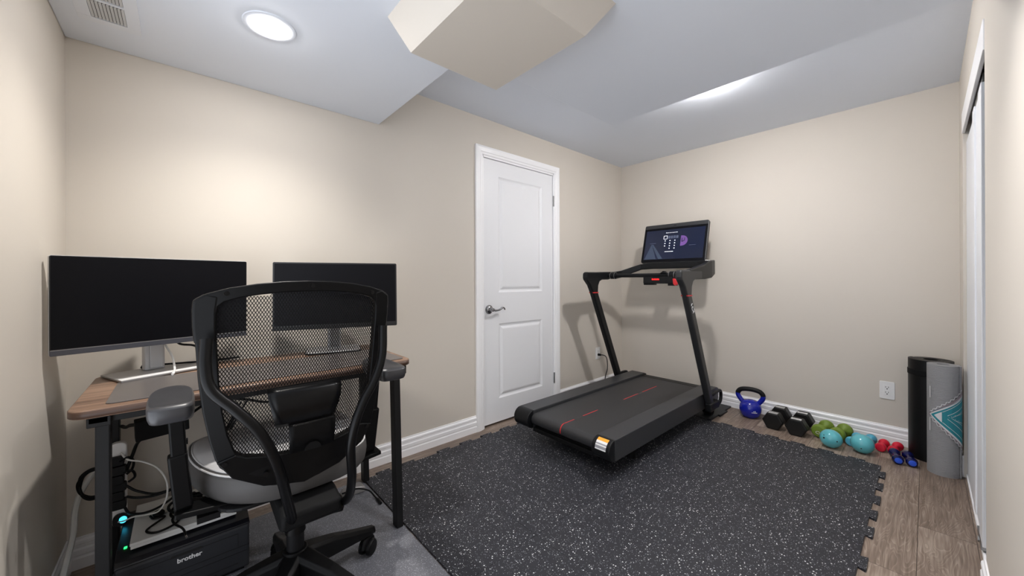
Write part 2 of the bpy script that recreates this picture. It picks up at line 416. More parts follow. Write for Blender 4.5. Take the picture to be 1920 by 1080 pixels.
# door casing
CP = [(0, 0), (.008, 0), (.012, .006), (.012, .018), (.016, .024), (.018, .050), (.016, .064), (0, .064)]  # (depth x, width)
def casing():
    mb = MB()
    path = [(C0+.064, 0), (C0+.064, 2.016), (C1-.064, 2.016), (C1-.064, 0)]
    rows = []
    for i, (y, z) in enumerate(path):
        s = -1 if i < 2 else 1
        up = 1 if i in (1, 2) else 0
        rows.append([(d, y+s*wd, z+up*wd) for d, wd in CP])
    n = len(CP); b = len(mb.v)
    vs = [p for r in rows for p in r]; fs = []
    for i in range(3):
        for j in range(n): fs.append((i*n+j, i*n+(j+1)%n, (i+1)*n+(j+1)%n, (i+1)*n+j))
    mb.add(vs, fs)
    # jamb lining
    mb.box((-T, D0, 0), (.004, D0+.012, DZ)); mb.box((-T, D1-.012, 0), (.004, D1, DZ)); mb.box((-T, D0, DZ-.012), (.004, D1, DZ))
    return struct(build('trim_1', mb, 'trim', smooth=False))
casing()

# door slab with two raised panels
def door():
    y0, y1, z0, z1 = D0+.015, D1-.015, .016, DZ-.016
    xf = -.006
    g = thing('door_1', 'white two-panel interior door with lever handle beside the treadmill', 'door', (xf-.035, (y0+y1)/2, z0))
    g['kind'] = 'structure'
    P = [(1.812, 2.293, 1.000, 1.883), (1.810, 2.293, .192, .762)]
    mb = MB()
    ys = [y0, 1.811, 2.293, y1]; zs = [z0, .192, .762, 1.000, 1.883, z1]
    # flat face cells except panels
    for i in range(3):
        for j in range(5):
            if i == 1 and j in (1, 3): continue
            a, b_, c, d = ys[i], ys[i+1], zs[j], zs[j+1]
            mb.add([(xf, a, c), (xf, b_, c), (xf, b_, d), (xf, a, d)], [(0, 1, 2, 3)])
    for j in (1, 3):
        a, b_, c, d = ys[1], ys[2], zs[j], zs[j+1]
        lev = [(0, 0.), (.012, -.006), (.022, -.0075), (.040, .0), (.048, .001)]
        rings = [[(xf+h, a+o, c+o), (xf+h, b_-o, c+o), (xf+h, b_-o, d-o), (xf+h, a+o, d-o)] for o, h in lev]
        vs = [p for r in rings for p in r]; fs = []
        for k in range(len(lev)-1):
            for q in range(4): fs.append((k*4+q, k*4+(q+1)%4, (k+1)*4+(q+1)%4, (k+1)*4+q))
        fs.append(tuple((len(lev)-1)*4+q for q in range(4)))
        mb.add(vs, fs)
    # sides and back
    xb = xf-.035
    mb.add([(xf, y0, z0), (xf, y1, z0), (xf, y1, z1), (xf, y0, z1), (xb, y0, z0), (xb, y1, z0), (xb, y1, z1), (xb, y0, z1)],
           [(0, 4, 5, 1), (1, 5, 6, 2), (2, 6, 7, 3), (3, 7, 4, 0), (4, 7, 6, 5)])
    build('slab', mb, 'door', g, smooth=False)
    # lever
    hy, hz = 1.717, .875
    h = MB().lathe([(.034, 0), (.034, .004), (.031, .009), (.026, .010), (.024, .013), (.015, .016), (.013, .03), (.014, .05), (.012, .054), (.004, .056)], frame_m((xf, hy, hz), (0, 1, 0), (0, 0, 1)), 28)
    h.tube(catmull([(xf+.046, hy, hz), (xf+.05, hy+.03, hz-.006), (xf+.05, hy+.065, hz-.001), (xf+.05, hy+.092, hz+.012), (xf+.048, hy+.108, hz+.008), (xf+.045, hy+.118, hz-.004)], 6), [.0085]*6+[.0075]*12+[.006]*12+[.005], 12)
    build('door_handle', h, 'nickel', g)
    for z in (1.780, .240):
        hm = MB().cyl((.004, y1+.007, z-.046), (.004, y1+.007, z+.046), .0065, n=12)
        for k in range(3): hm.cyl((.004, y1+.007, z-.03+.03*k-.0008), (.004, y1+.007, z-.03+.03*k+.0008), .0072, n=12)
        build('hinge', hm, 'hinge', g)
    la = MB().box((xf-.02, D0+.013, .85), (.0, D0+.0145, .90)); build('latch_plate', la, 'hinge', g, smooth=False)
    bk = MB().box((-T-.02, D0-.1, -.01), (-T, D1+.1, DZ+.1)); struct(build('wall_behind_door', bk, 'blackmatte', smooth=False))
door()

# closet: header valance, bypass panels, bottom track
struct(build('trim_2', MB().box((XM-.004, CY0, 1.892), (XM+.008, CY1-.004, 2.0)), 'trim', smooth=False, bevel=.002))
struct(build('trim_3', MB().box((XM+.008, CY0, 0), (XM+.085, CY1, .022)), 'trim', smooth=False, bevel=.003))
def closet():
    g = thing('door_2', 'white sliding closet doors in the right wall recess', 'door', (XM+.03, 2.77, .024)); g['kind'] = 'structure'
    p = MB().box((XM+.012, 2.73, .024), (XM+.042, CY1-.004, 1.842)); build('panel', p, 'closet', g, smooth=False, bevel=.002)
    p = MB().box((XM+.010, 2.30, .060), (XM+.042, 2.728, 1.852)); p.box((XM+.005, 2.600, .060), (XM+.012, 2.690, 1.852)); p.box((XM+.005, 2.30, .060), (XM+.012, 2.42, 1.852))
    build('panel', p, 'closet', g, smooth=False, bevel=.002)
    h = MB().box((XM+.012, 2.34, 1.852), (XM+.03, 2.68, 1.90)); h.cyl((XM+.02, 2.45, 1.9), (XM+.02, 2.45, 1.95), .012, n=12)
    build('hanger_bracket', h, 'hinge', g, smooth=False)
    h = MB().box((XM+.004, 2.34, .03), (XM+.03, 2.50, .056)); h.cyl((XM+.0, 2.42, .036), (XM+.03, 2.42, .036), .012, n=12)
    build('floor_guide', h, 'hinge', g, smooth=False)
    h = MB().box((XM+.03, CY0+.0, 1.93), (XM+.09, CY1, CZ)); build('track', h, 'hinge', g, smooth=False)
closet()

# ------------------------------------------------------------------ ceiling fittings
def bore(name, loc):
    # cut the round recess of a downlight into the ceiling slab above it
    o = bpy.data.objects[name]; x, y, z = loc
    me = bpy.data.meshes.new('cut'); mb = MB().cyl((x, y, z-.02), (x, y, z+.06), .056, n=48)
    me.from_pydata([tuple(v) for v in mb.v], [], mb.f); c = bpy.data.objects.new('cut', me); COL.objects.link(c)
    bm = bmesh.new(); bm.from_mesh(me); bmesh.ops.recalc_face_normals(bm, faces=bm.faces); bm.to_mesh(me); bm.free()
    md = o.modifiers.new('bore', 'BOOLEAN'); md.object = c; md.operation = 'DIFFERENCE'; md.solver = 'EXACT'
    dg = bpy.context.evaluated_depsgraph_get(); nm = bpy.data.meshes.new_from_object(o.evaluated_get(dg))
    o.modifiers.clear(); old = o.data; o.data = nm; bpy.data.meshes.remove(old); bpy.data.objects.remove(c); bpy.data.meshes.remove(me)
    o.data.name = name

def pot(loc, label, power, slab, dome=None, beam=None):
    x, y, z = loc
    bore(slab, loc)
    g = thing('recessed_ceiling_light', label, 'ceiling light', (x, y, z))
    T_ = Matrix.Translation((x, y, z))
    tr = MB().lathe([(.0545, .012), (.055, .002), (.058, -.002), (.070, -.004), (.082, -.0025), (.084, .0)], T_, 48, cap=False)
    build('trim_ring', tr, 'ceil', g)
    cup = MB().lathe([(.0292, .010), (.040, .009), (.0545, .004)], T_, 40, cap=False)
    build('reflector', cup, 'baffle', g)
    if dome:
        r, h = dome; ln = MB().lathe([(.0005, -h), (.52*r, -.94*h), (.84*r, -.69*h), (r, -.28*h), (r, .012), (.0005, .012)], T_, 40, cap=False)
    else: ln = MB().lathe([(.0005, .0195), (.027, .0195), (.030, .0225), (.030, .032), (.0005, .032)], T_, 40, cap=False)
    m = mat('lamp_lens', (255, 255, 255), .4, emit=(255, 251, 248), estr=power); M['_l'] = m
    build('lens', ln, '_l', g)
    if beam:
        watt, ang, blend, rgb = beam
        ld = bpy.data.lights.new('downlight_beam', 'SPOT'); ld.energy = watt; ld.spot_size = math.radians(ang); ld.spot_blend = blend; ld.shadow_soft_size = .032; ld.color = lin(rgb)
        lo_ = bpy.data.objects.new('downlight_beam', ld); COL.objects.link(lo_); lo_.parent = g; lo_.location = (0, 0, -dome[1]-.004 if dome else .012)
    return g
P1 = pot((.578, .247, ZL), 'round recessed ceiling light above the desk, beside the air vent', 210., 'ceiling_bulkhead', (.029, .013), (40., 142, 1., (255, 250, 243)))
P2 = pot((1.30, 2.375, ZH), 'round ceiling light tucked in the high ceiling behind the bulkhead edge, above the treadmill', 370., 'ceiling', (.050, .036), (10., 170, .7, (250, 251, 255)))
P3_fill = pot((1.85, 1.12, ZL), 'added round fill light in the bulkhead right of the beige duct box, unseen above the viewer', 26., 'ceiling_bulkhead', None, (48., 130, 1., (252, 250, 250)))  # added lamp out of view, fills the room with extra light

def vent():
    x0, x1, y0, y1 = .205, .52, -.262, -.105
    g = thing('air_vent', 'white rectangular ceiling air vent with louvre slots, top left corner', 'vent', ((x0+x1)/2, (y0+y1)/2, ZL))
    f = MB(); z0, z1 = ZL-.006, ZL
    fr = .035
    f.box((x0, y0, z0), (x0+fr, y1, z1)); f.box((x1-fr, y0, z0), (x1, y1, z1)); f.box((x0+fr, y0, z0), (x1-fr, y0+fr, z1)); f.box((x0+fr, y1-fr, z0), (x1-fr, y1, z1))
    f.box(((x0+x1)/2-.006, y0+fr, z0), ((x0+x1)/2+.006, y1-fr, z1))
    build('frame', f, 'vent', g, smooth=False, bevel=.001)
    bk = MB().box((x0+fr, y0+fr, ZL-.0012), (x1-fr, y1-fr, ZL)); build('backing', bk, 'slot', g, smooth=False)
    for h in range(2):
        xa = x0+fr if h == 0 else (x0+x1)/2+.006; xb = (x0+x1)/2-.006 if h == 0 else x1-fr
        n = 10
        for k in range(n):
            yy = y0+fr+(k+.5)*(y1-y0-2*fr)/n
            m = Matrix.Translation((0, yy, ZL-.0045)) @ Matrix.Rotation(.5, 4, 'X')
            build('louvre', MB().box((xa+.004, -.0036, -.0006), (xb-.004, .0036, .0006), m), 'vlouver', g, smooth=False)
vent()

# ------------------------------------------------------------------ wall outlets
def outlet(o, r, label, duplex=True):
    # o: centre on wall; r: rightwards axis as seen; up = z
    r = Vector(r); n = r.cross(Vector((0,0,1)))
    F = lambda u, v, t: Vector(o)+r*u+Vector((0,0,v))+n*t
    g = thing('wall_outlet', label, 'outlet', tuple(o))
    pl = MB().prism(rrect(.072, .116, .006), F, 0, .005); build('cover_plate', pl, 'white', g, smooth=False, bevel=.0015)
    fc = MB().prism(rrect(.034, .068, .003), F, .005, .0065); build('receptacle', fc, 'white', g, smooth=False, bevel=.0006)
    s = MB()
    for v in (.017, -.017):
        for u in (-.0065, .0065): s.prism([(u-.0013, v), (u+.0013, v), (u+.0013, v+.009), (u-.0013, v+.009)], F, .0065, .0069)
        s.prism([(.0035*math.cos(a), v-.007+.0035*math.sin(a)) for a in [2*PI*k/10 for k in range(10)]], F, .0065, .0069)
    build('slots', s, 'slot', g, smooth=False)
outlet((1.997, YA, .349), (1, 0, 0), 'white double outlet low on the right wall, left of the rolled mats')
outlet((0, 3.079, .366), (0, 1, 0), 'white outlet between the door and the corner with a black plug in it')

# ------------------------------------------------------------------ floor coverings
def tooth_edge(L, n, d, flip=1, cut0=False):
    # 2-D polyline along u in [0, L] with alternating dovetail teeth of depth d
    pts = []; p = L/n
    for k in range(n):
        u = k*p
        if k % 2 == 0: pts += [(u+.04*p, 0), (u+.96*p, 0)]
        else: pts += [(u-.09*p, flip*d), (u+1.09*p, flip*d)]
    return pts

def tile(name, x0, x1, y0, y1, m, teeth, n=6, th=.009, d=.02, gap=.0006):
    # teeth: dict side -> 'out'/'in'/None
    pts = []
    def side(a, b, nrm, mode, cnt):
        a = Vector(a); b = Vector(b); t = (b-a).normalized(); Ln = (b-a).length
        if not mode: return [a]
        out = [a]; p = Ln/cnt
        for k in range(cnt):
            on = (k % 2 == 1)
            off = (d if on else 0.) if mode == 'out' else ((-d) if on else 0.)
            e = .05*p
            if on: out += [a+t*(k*p+e), a+t*(k*p-e)+Vector(nrm)*off, a+t*((k+1)*p+e)+Vector(nrm)*off, a+t*((k+1)*p-e)]
        return out
    x0 += gap; x1 -= gap; y0 += gap; y1 -= gap
    pts += side((x0, y0), (x1, y0), (0, -1), teeth.get('s'), 2*n+1)
    pts += side((x1, y0), (x1, y1), (1, 0), teeth.get('e'), max(3, int((y1-y0)/.95*(2*n))//2*2+1))
    pts += side((x1, y1), (x0, y1), (0, 1), teeth.get('n'), 2*n+1)
    pts += side((x0, y1), (x0, y0), (-1, 0), teeth.get('w'), max(3, int((y1-y0)/.95*(2*n))//2*2+1))
    poly = [(p[0], p[1]) for p in pts]
    return build(name, MB().prism(poly, lambda u, v, t: (u, v, t), 0, th), m, smooth=False)
TX = [.118, 1.061, 1.996]; TY = [.745, 1.128, 2.079, 3.030]
names = {(0,0): 'narrow speckled rubber floor tile along the chair mat edge, nearest the back wall', (1,0): 'speckled black rubber floor tile in front of the chair mat, at the bottom of the photo',
         (0,1): 'speckled black rubber floor tile in front of the white door', (1,1): 'speckled black rubber floor tile in the middle foreground, just behind the treadmill',
         (0,2): 'speckled black rubber floor tile mostly covered by the treadmill', (1,2): 'speckled black rubber floor tile in front of the dumbbells'}
for i in range(2):
    for j in range(3):
        t = {}
        if i == 0: t['w'] = 'out'
        if i == 1: t['e'] = 'out'
        if j == 2: t['n'] = 'out'
        o = tile('rubber_floor_tile', TX[i], TX[i+1], TY[j], TY[j+1], 'rubber', t, n=6, d=.024)
        tag(o, names[(i, j)], 'floor tile', 'interlocking rubber floor tiles')
o = tile('foam_floor_tile', .45, 1.062, 3.05, 3.495, 'foam', {'e': 'out', 's': None}, n=3, th=.012, d=.018)
tag(o, 'plain black foam puzzle mat under the front of the treadmill', 'floor tile')
poly = [(.10, -.20), (1.34, -.20), (1.34, .742), (.16, .742), (.13, .735), (.108, .715), (.10, .69)]
o = build('chair_mat', MB().prism(poly, lambda u, v, t: (u, v, t), 0, .003), 'chairmat', smooth=False, bevel=.001)
tag(o, 'grey textured vinyl chair mat under the office chair and desk', 'chair mat')


# ------------------------------------------------------------------ desk and what stands on it
ZT = .745
def desk():
    g = thing('desk', 'small walnut desk with black metal legs against the back wall', 'desk', (.34, .27, .003))
    x0, x1, y0, y1 = .115, .640, -.232, .772
    top = MB().prism(rrect(x1-x0, y1-y0, .045, 6, (x0+x1)/2, (y0+y1)/2), lambda u, v, t: (u, v, t), ZT-.024, ZT)
    build('desktop', top, 'walnut', g, bevel=.003)
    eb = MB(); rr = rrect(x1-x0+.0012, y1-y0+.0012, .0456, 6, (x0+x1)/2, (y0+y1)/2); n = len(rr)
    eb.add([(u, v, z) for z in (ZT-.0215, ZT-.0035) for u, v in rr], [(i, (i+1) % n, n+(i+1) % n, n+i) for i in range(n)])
    build('shaded_edge_band', eb, 'walnutedgeshade', g, solid=.0004)
    fr = MB()
    fr.box((.555, -.17, .690), (.585, .735, .7205)); fr.box((.115, -.17, .690), (.145, .735, .7205))
    fr.box((.10, -.195, .694), (.60, -.155, .7208)); fr.box((.10, .700, .694), (.60, .745, .7208))
    build('frame_rail', fr, 'blackmetal', g, smooth=False, bevel=.002)
    cb = MB().box((.115, -.15, .575), (.135, .72, .635)); cb.box((.118, -.18, .585), (.132, -.15, .625)); build('crossbar', cb, 'blackmetal', g, smooth=False, bevel=.002)
    for a, b_ in (((.565, .722, .695), (.596, .722, .003)), ((.575, -.167, .695), (.592, -.167, .003)), ((.13, -.186, .695), (.118, -.190, .003)), ((.13, .735, .695), (.125, .75, .003))):
        build('leg', MB().bar(a, b_, .030, .046, (1, 0, 0)), 'blackmetal', g, smooth=False, bevel=.003)
    for lo_, hi_ in (((.560, -.198, .684), (.60, -.150, .712)), ((.55, .70, .676), (.60, .762, .712))):
        build('corner_bracket', MB().box(lo_, hi_), 'blackmetal', g, smooth=False, bevel=.002)
desk()
o = build('desk_mat', MB().prism(rrect(.318, .912, .02, 4, .446, .294), lambda u, v, t: (u, v, t), ZT, ZT+.003), 'deskmat', smooth=False, bevel=.001)
tag(o, 'charcoal leather-look desk mat covering the front of the walnut desk', 'desk mat')

def monitor(c, rz, tilt, W, H, bx, by, brz, label, silver_edge, bezel):
    n = Vector((math.cos(rz), math.sin(rz), 0)); wd = Vector((-math.sin(rz), math.cos(rz), 0))
    up = Vector((0,0,1))*math.cos(tilt)-n*math.sin(tilt); nn = wd.cross(up)
    c = Vector(c)
    F = lambda u, v, t: c+wd*u+up*v+nn*t
    g = thing('monitor', label, 'monitor', (bx, by, ZT+.003))
    body = MB().prism(rrect(W, H, .006, 3), F, -.022, .0); build('housing', body, 'silver' if silver_edge else 'bezel', g, smooth=False, bevel=.0015)
    bk = MB().prism(rrect(W*.6, H*.6, .03, 4), F, -.05, -.0215); build('back_cover', bk, 'silverdark' if silver_edge else 'bezel', g, smooth=False, bevel=.01)
    bz = MB().prism(rrect(W-.002, H-.002, .005, 3), F, -.0005, .0015); build('bezel', bz, 'bezel', g, smooth=False)
    sc = MB().prism(rrect(W-2*bezel, H-bezel-.022, .002, 2, 0, (.022-bezel)/2), F, .001, .0022); build('screen', sc, 'screen', g, smooth=False)
    ch = MB().prism(rrect(W-.002, .017, .003, 2, 0, -H/2+.0095), F, .001, .0035); build('chin', ch, 'chin' if silver_edge else 'bezel', g, smooth=False, bevel=.001)
    if silver_edge:
        ln = MB().prism(rrect(W-.004, .0016, .0006, 2, 0, -H/2+.0188), F, .001, .0037); build('chin_edge', ln, 'silverdark', g, smooth=False)
    # stand
    n2 = Vector((math.cos(brz), math.sin(brz), 0)); w2 = Vector((-math.sin(brz), math.cos(brz), 0)); b0 = Vector((bx, by, ZT+.003))
    G = lambda u, v, t: b0+n2*u+w2*v+Vector((0,0,t))
    if silver_edge:
        bs = MB().prism(rrect(.186, .265, .004, 2, .025, .0), G, .0, .006); build('stand_base', bs, 'silverdark', g, smooth=False, bevel=.001)
        be = MB().prism([(.082, -.131), (.1172, -.131), (.1172, .131), (.082, .131)], G, .0062, .0072); build('base_front_strip', be, 'white', g, smooth=False)
    else:
        bs = MB().prism(rrect(.186, .24, .03, 5, .03, .0), G, .0, .007); build('stand_base', bs, 'silver', g, smooth=False, bevel=.001)
        be = MB().tube([G(u, v, .003) for u, v in rrect(.19, .244, .03, 5, .03, 0)]+[G(*rrect(.19, .244, .03, 5, .03, 0)[0], .003)], .003, 8); build('base_edge', be, 'black', g)
    cl = MB().prism(rrect(.028, .062, .006, 3, -.02, 0), G, .006, c.z-b0.z+.03); build('stand_column', cl, 'silver', g, smooth=False, bevel=.003)
    cf = MB().prism(rrect(.006, .040, .002, 2, -.005, .004), G, .012, c.z-b0.z-.02); build('column_front', cf, 'silverdark' if not silver_edge else 'silver', g, smooth=False, bevel=.002)
    hd = MB().bar(G(-.02, 0, c.z-b0.z), F(0, 0, -.045), .06, .06); build('tilt_head', hd, 'silverdark', g, smooth=False, bevel=.004)
    return F, G
FL, GL = monitor((.265, -.047, 1.021), .245, -.015, .54, .322, .165, -.072, .37, 'black wide monitor with silver edge and grey chin, left on the desk', True, .0035)
FR, GR = monitor((.285, .566, 1.026), -.33, .048, .54, .314, .155, .585, -.30, 'black thin-bezel monitor on the right half of the desk, behind the chair back', False, .007)

def cable(name, label, pts, r, m, n=8, cat='cable', group=None, plugs=()):
    g = thing(name, label, cat, tuple(min((Vector(p) for p in pts), key=lambda q: q.z)), group)
    build('cord', MB().tube(catmull(pts, n), r, 8), m, g)
    for a, b_, rr, mm in plugs: build('plug', MB().cyl(a, b_, rr, rr*.8, 12), mm, g)
    return g
cable('monitor_cable', 'black monitor cables drooping from the left monitor to the desk, right of its stand',
      [FL(.03, -.10, -.03), FL(.05, -.165, -.03), (.20, .045, .835), (.15, .085, .775), (.10, .10, ZT+.008), (.085, .20, ZT+.006)], .0042, 'cable')
cable('monitor_cable', 'black cable hanging straight down from the left monitor near its right edge',
      [FL(.115, -.12, -.03), FL(.115, -.165, -.03), (.205, .075, .84), (.15, .085, .80), (.11, .11, .760), (.10, .16, ZT+.006)], .004, 'cable')
cable('flat_cable', 'black cable lying across the left monitor stand base, behind the column',
      [(.11, -.115, ZT+.012), (.118, -.108, ZT+.022), (.135, -.085, ZT+.022), (.125, .0, ZT+.016), (.11, .06, ZT+.010), (.10, .12, ZT+.005)], .0038, 'cable')
cable('usb_cable', 'white charging cable looped over the left monitor stand base onto the desk mat',
      [GL(-.03, .034, .11), GL(-.012, .038, .085), GL(.03, .040, .05), GL(.085, .026, .014), GL(.12, .012, .012), GL(.13, .005, .0035)], .0036, 'wcable',
      plugs=[(GL(.128, .006, .004), GL(.147, -.004, .004), .005, 'white')])

# ------------------------------------------------------------------ under the desk
def printer():
    x0, x1, y0, y1, z0, z1 = .085, .448, -.160, .194, .003, .203
    g = thing('laser_printer', 'black and grey laser printer on the floor under the desk', 'printer', ((x0+x1)/2, (y0+y1)/2, z0))
    body = MB().prism([(x0, z0+.012), (x0, .178), (x1-.004, .178), (x1, .165), (x1, z0+.012)], lambda u, v, t: (u, t, v), y0, y1)
    build('body', body, 'printer', g, smooth=False, bevel=.008, seg=3)
    base = MB().box((x0+.015, y0+.015, z0), (x1-.015, y1-.015, z0+.014)); build('base', base, 'black', g, smooth=False)
    top = MB().prism([(x0+.006, .176), (x0+.006, .196), (x0+.05, .203), (x1-.075, .2), (x1-.015, .190), (x1+.001, .180), (x1+.001, .174)], lambda u, v, t: (u, t, v), y0-.001, y1+.001)
    build('top_cover', top, 'printertop', g, smooth=False, bevel=.006, seg=3)
    F = lambda u, v, t: (x1+t, u, v)
    tr = MB()
    a, b_ = y0+.035, y1-.035
    for p, q in (((a, .150), (b_, .150)), ((b_, .150), (b_, .105)), ((a, .105), (a, .150)), ((y0, .098), (y1, .098)), ((a, .040), (b_, .040)), ((y0+.002, .078), (y1-.002, .078))):
        tr.bar(F(*p, .0002), F(*q, .0002), .0012, .002, (1, 0, 0))
    build('panel_seam', tr, 'slot', g, smooth=False)
    hd = MB().prism([(-.03, .147), (.06, .147), (.055, .155), (-.025, .155)], F, .0, .0012); build('cover_grip', hd, 'slot', g, smooth=False)
    rc = MB().prism([(-.06, .012), (.10, .012), (.095, .030), (-.055, .030)], F, .0, .0012); build('tray_grip', rc, 'slot', g, smooth=False)
    text('brand_lettering', 'brother', .021, frame_m((x1+.0006, .022, .131), (0, 1, 0), (0, 0, 1)), 'label', g, .0004, offset=.0006)
    l = MB()
    l.box((x1-.084, -.144, .1995), (x1-.072, -.136, .2022)); build('status_light', l, 'led', g, smooth=False, bevel=.001)
printer()
def docs():
    g = thing('flat_box', 'white flat box lying on top of the printer', 'box', (.27, .02, .2035))
    build('tray', MB().box((.122, -.126, .2035), (.404, .158, .214)), 'paper', g, smooth=False, bevel=.001)
    build('lid', MB().box((.120, -.128, .2150), (.406, .160, .2245)), 'paper', g, smooth=False, bevel=.0012)
docs()
def coil():
    pts = []
    random.seed(3)
    for k in range(40):
        a = k*2*PI/9.5; rr = .040+.012*math.sin(k*.9)
        pts.append((.275+rr*1.5*math.cos(a), .03+rr*1.35*math.sin(a), .2300+.0006*k+.004*math.sin(k*1.3)))
    c1 = [(.262, -.085, .232), (.29, -.075, .232), (.31, -.045, .236), (.36, -.09, .231), (.395, -.06, .230), (.37, -.01, .231), (.30, .0, .236), (.26, .03, .240)]
    c2 = [(.31, .02, .238), (.33, -.02, .234), (.37, -.02, .2305), (.43, .004, .230), (.470, .012, .222)]
    c3 = [(.30, .06, .236), (.27, .10, .232), (.23, .12, .231), (.2, .15, .231), (.17, .165, .226)]
    g = thing('power_adapter_cable', 'tangled black power cable bundle on the white flat box', 'cable', (.275, .03, .225))
    build('coil', MB().tube(catmull(pts, 5), .0042, 8), 'cable', g)
    for c in (c1, c2, c3): build('loose_end', MB().tube(catmull(c, 8), .0036, 8), 'cable', g)
    build('wrapped_tie', MB().bar((.245, .0, .246), (.31, .055, .250), .03, .022), 'cable', g, bevel=.006)
    build('plug', MB().ell((.268, -.062, .236), .021, .017, .010), 'cable', g)
    build('barrel_tip', MB().cyl((.468, .0115, .2225), (.480, .014, .219), .003, n=10), 'chrome', g)
    ad = MB().bar((.235, .045, .231), (.175, .02, .231), .045, .012); build('adapter_brick', ad, 'black', g, smooth=False, bevel=.003)
coil()

def power_strip():
    g = thing('power_strip', 'white power strip fixed upright to the rear left desk leg, full of black plugs', 'power strip', (.13, -.167, .12))
    F = lambda u, v, t: (.158+t, -.173+u, v)
    b = MB().prism(rrect(.046, .300, .018, 5, 0, .352), F, 0, .028); build('housing', b, 'white', g, smooth=False, bevel=.004)
    random.seed(5)
    for k, z in enumerate((.44, .407, .375, .345, .315, .285)):
        bx = MB().prism(rrect(.040, .032, .008, 3, .0+(.004 if k % 2 else -.002), z), F, .0278, .05+.006*(k % 3)); build('plug', bx, 'cable', g, smooth=False, bevel=.003)
    arcs = [[(.21, -.165, .44), (.215, -.145, .452), (.20, -.132, .43), (.195, -.135, .40), (.20, -.15, .385)],
            [(.21, -.16, .40), (.215, -.135, .40), (.20, -.128, .37), (.20, -.145, .355)]]
    for a in arcs: build('plug_lead', MB().tube(catmull(a, 6), .004, 8), 'cable', g)
    u = MB().prism(rrect(.038, .044, .016, 5, .006, .222), F, .028, .046); build('usb_charger', u, 'black', g, smooth=False, bevel=.003)
    u = MB().prism(rrect(.020, .024, .010, 5, .014, .224), F, .0455, .0475); build('charger_light', u, 'cyan', g, smooth=False)
power_strip()
cable('power_cable', 'black cable swept from the power strip to the right under the desk, topmost of three', [(.205, -.15, .345), (.215, -.12, .318), (.22, -.07, .292), (.22, -.01, .30), (.20, .05, .34), (.17, .12, .42), (.14, .2, .56)], .0042, 'cable', group='power cables under the desk')
cable('power_cable', 'black cable from the power strip to the right under the desk, middle of three', [(.205, -.15, .305), (.215, -.12, .294), (.22, -.07, .286), (.22, -.01, .296), (.205, .05, .33), (.17, .13, .41), (.14, .22, .56)], .0042, 'cable', group='power cables under the desk')
cable('power_cable', 'lowest of three black cables running right under the desk from the power strip', [(.205, -.155, .268), (.215, -.14, .244), (.225, -.10, .234), (.225, -.05, .245), (.215, .01, .285), (.19, .08, .36), (.15, .2, .54)], .0042, 'cable', group='power cables under the desk')
cable('power_cable', 'black cable rising from the power strip to the black adapter under the desktop', [(.2, -.15, .40), (.21, -.135, .45), (.23, -.12, .50), (.29, -.10, .535), (.34, -.085, .555)], .0055, 'cable', group='power cables under the desk')
cable('power_cable', 'short black cable from the left end of the adapter to the desk leg', [(.34, -.115, .60), (.28, -.135, .585), (.22, -.15, .565), (.16, -.165, .555)], .006, 'cable', group='power cables under the desk')
cable('phone_cable', 'thin white cable looping from the desk leg round to the glowing charger', [(.2, -.165, .47), (.22, -.145, .445), (.25, -.105, .435), (.28, -.065, .41), (.30, -.040, .36), (.30, -.040, .30), (.29, -.060, .255), (.27, -.09, .245), (.235, -.13, .236), (.222, -.155, .226), (.208, -.170, .222)], .0028, 'wcable')
def coilbehind():
    pts = []
    for k in range(26):
        a = k*2*PI/8.6; pts.append((.155+.008*math.sin(k), -.232+.040*math.cos(a)+.003*math.sin(2*k), .365+.052*math.sin(a)+.003*math.cos(k)))
    o = build('cable_coil', MB().tube(catmull(pts, 5), .0045, 8), 'cable'); tag(o, 'loop of coiled black cable hanging left of the front desk leg', 'cable')
coilbehind()
cable('extension_cord', 'thick white extension cord running from the desk leg down the left corner to the floor',
      [(.11, -.215, .42), (.115, -.245, .385), (.12, -.272, .33), (.12, -.285, .27), (.13, -.288, .20), (.17, -.292, .155), (.26, -.296, .105), (.36, -.298, .055), (.50, -.296, .014), (.72, -.294, .0095), (.95, -.29, .0095)], .009, 'wcable')
o = build('power_adapter', MB().bar((.36, -.118, .585), (.345, .02, .590), .05, .068), 'blackmatte', smooth=False, bevel=.003); tag(o, 'black power adapter box hung under the desktop behind the left armrest', 'adapter')
cable('adapter_cable', 'black adapter cable clipped under the desk, seen through the chair mesh', [(.345, .02, .60), (.30, .10, .63), (.26, .20, .60), (.22, .30, .56), (.2, .42, .60), (.16, .5, .66)], .005, 'cable')
def floor_cable():
    g = thing('footrest_pedal', 'small grey pedal with black cord on the chair mat by the rear right desk leg', 'pedal', (.22, .66, .003))
    build('pedal', MB().prism([(-.06, 0), (.06, 0), (.05, .028), (.0, .040), (-.05, .026)], lambda u, v, t: (.20+t, .66+u, .003+v), -.03, .03), 'silverdark', g, bevel=.006)
    build('cord', MB().tube(catmull([(.22, .60, .03), (.25, .66, .045), (.28, .71, .03), (.32, .725, .012), (.36, .728, .008)], 8), .004, 8), 'cable', g)
    build('tip', MB().cyl((.352, .728, .010), (.395, .726, .010), .007, n=10), 'cable', g)
floor_cable()

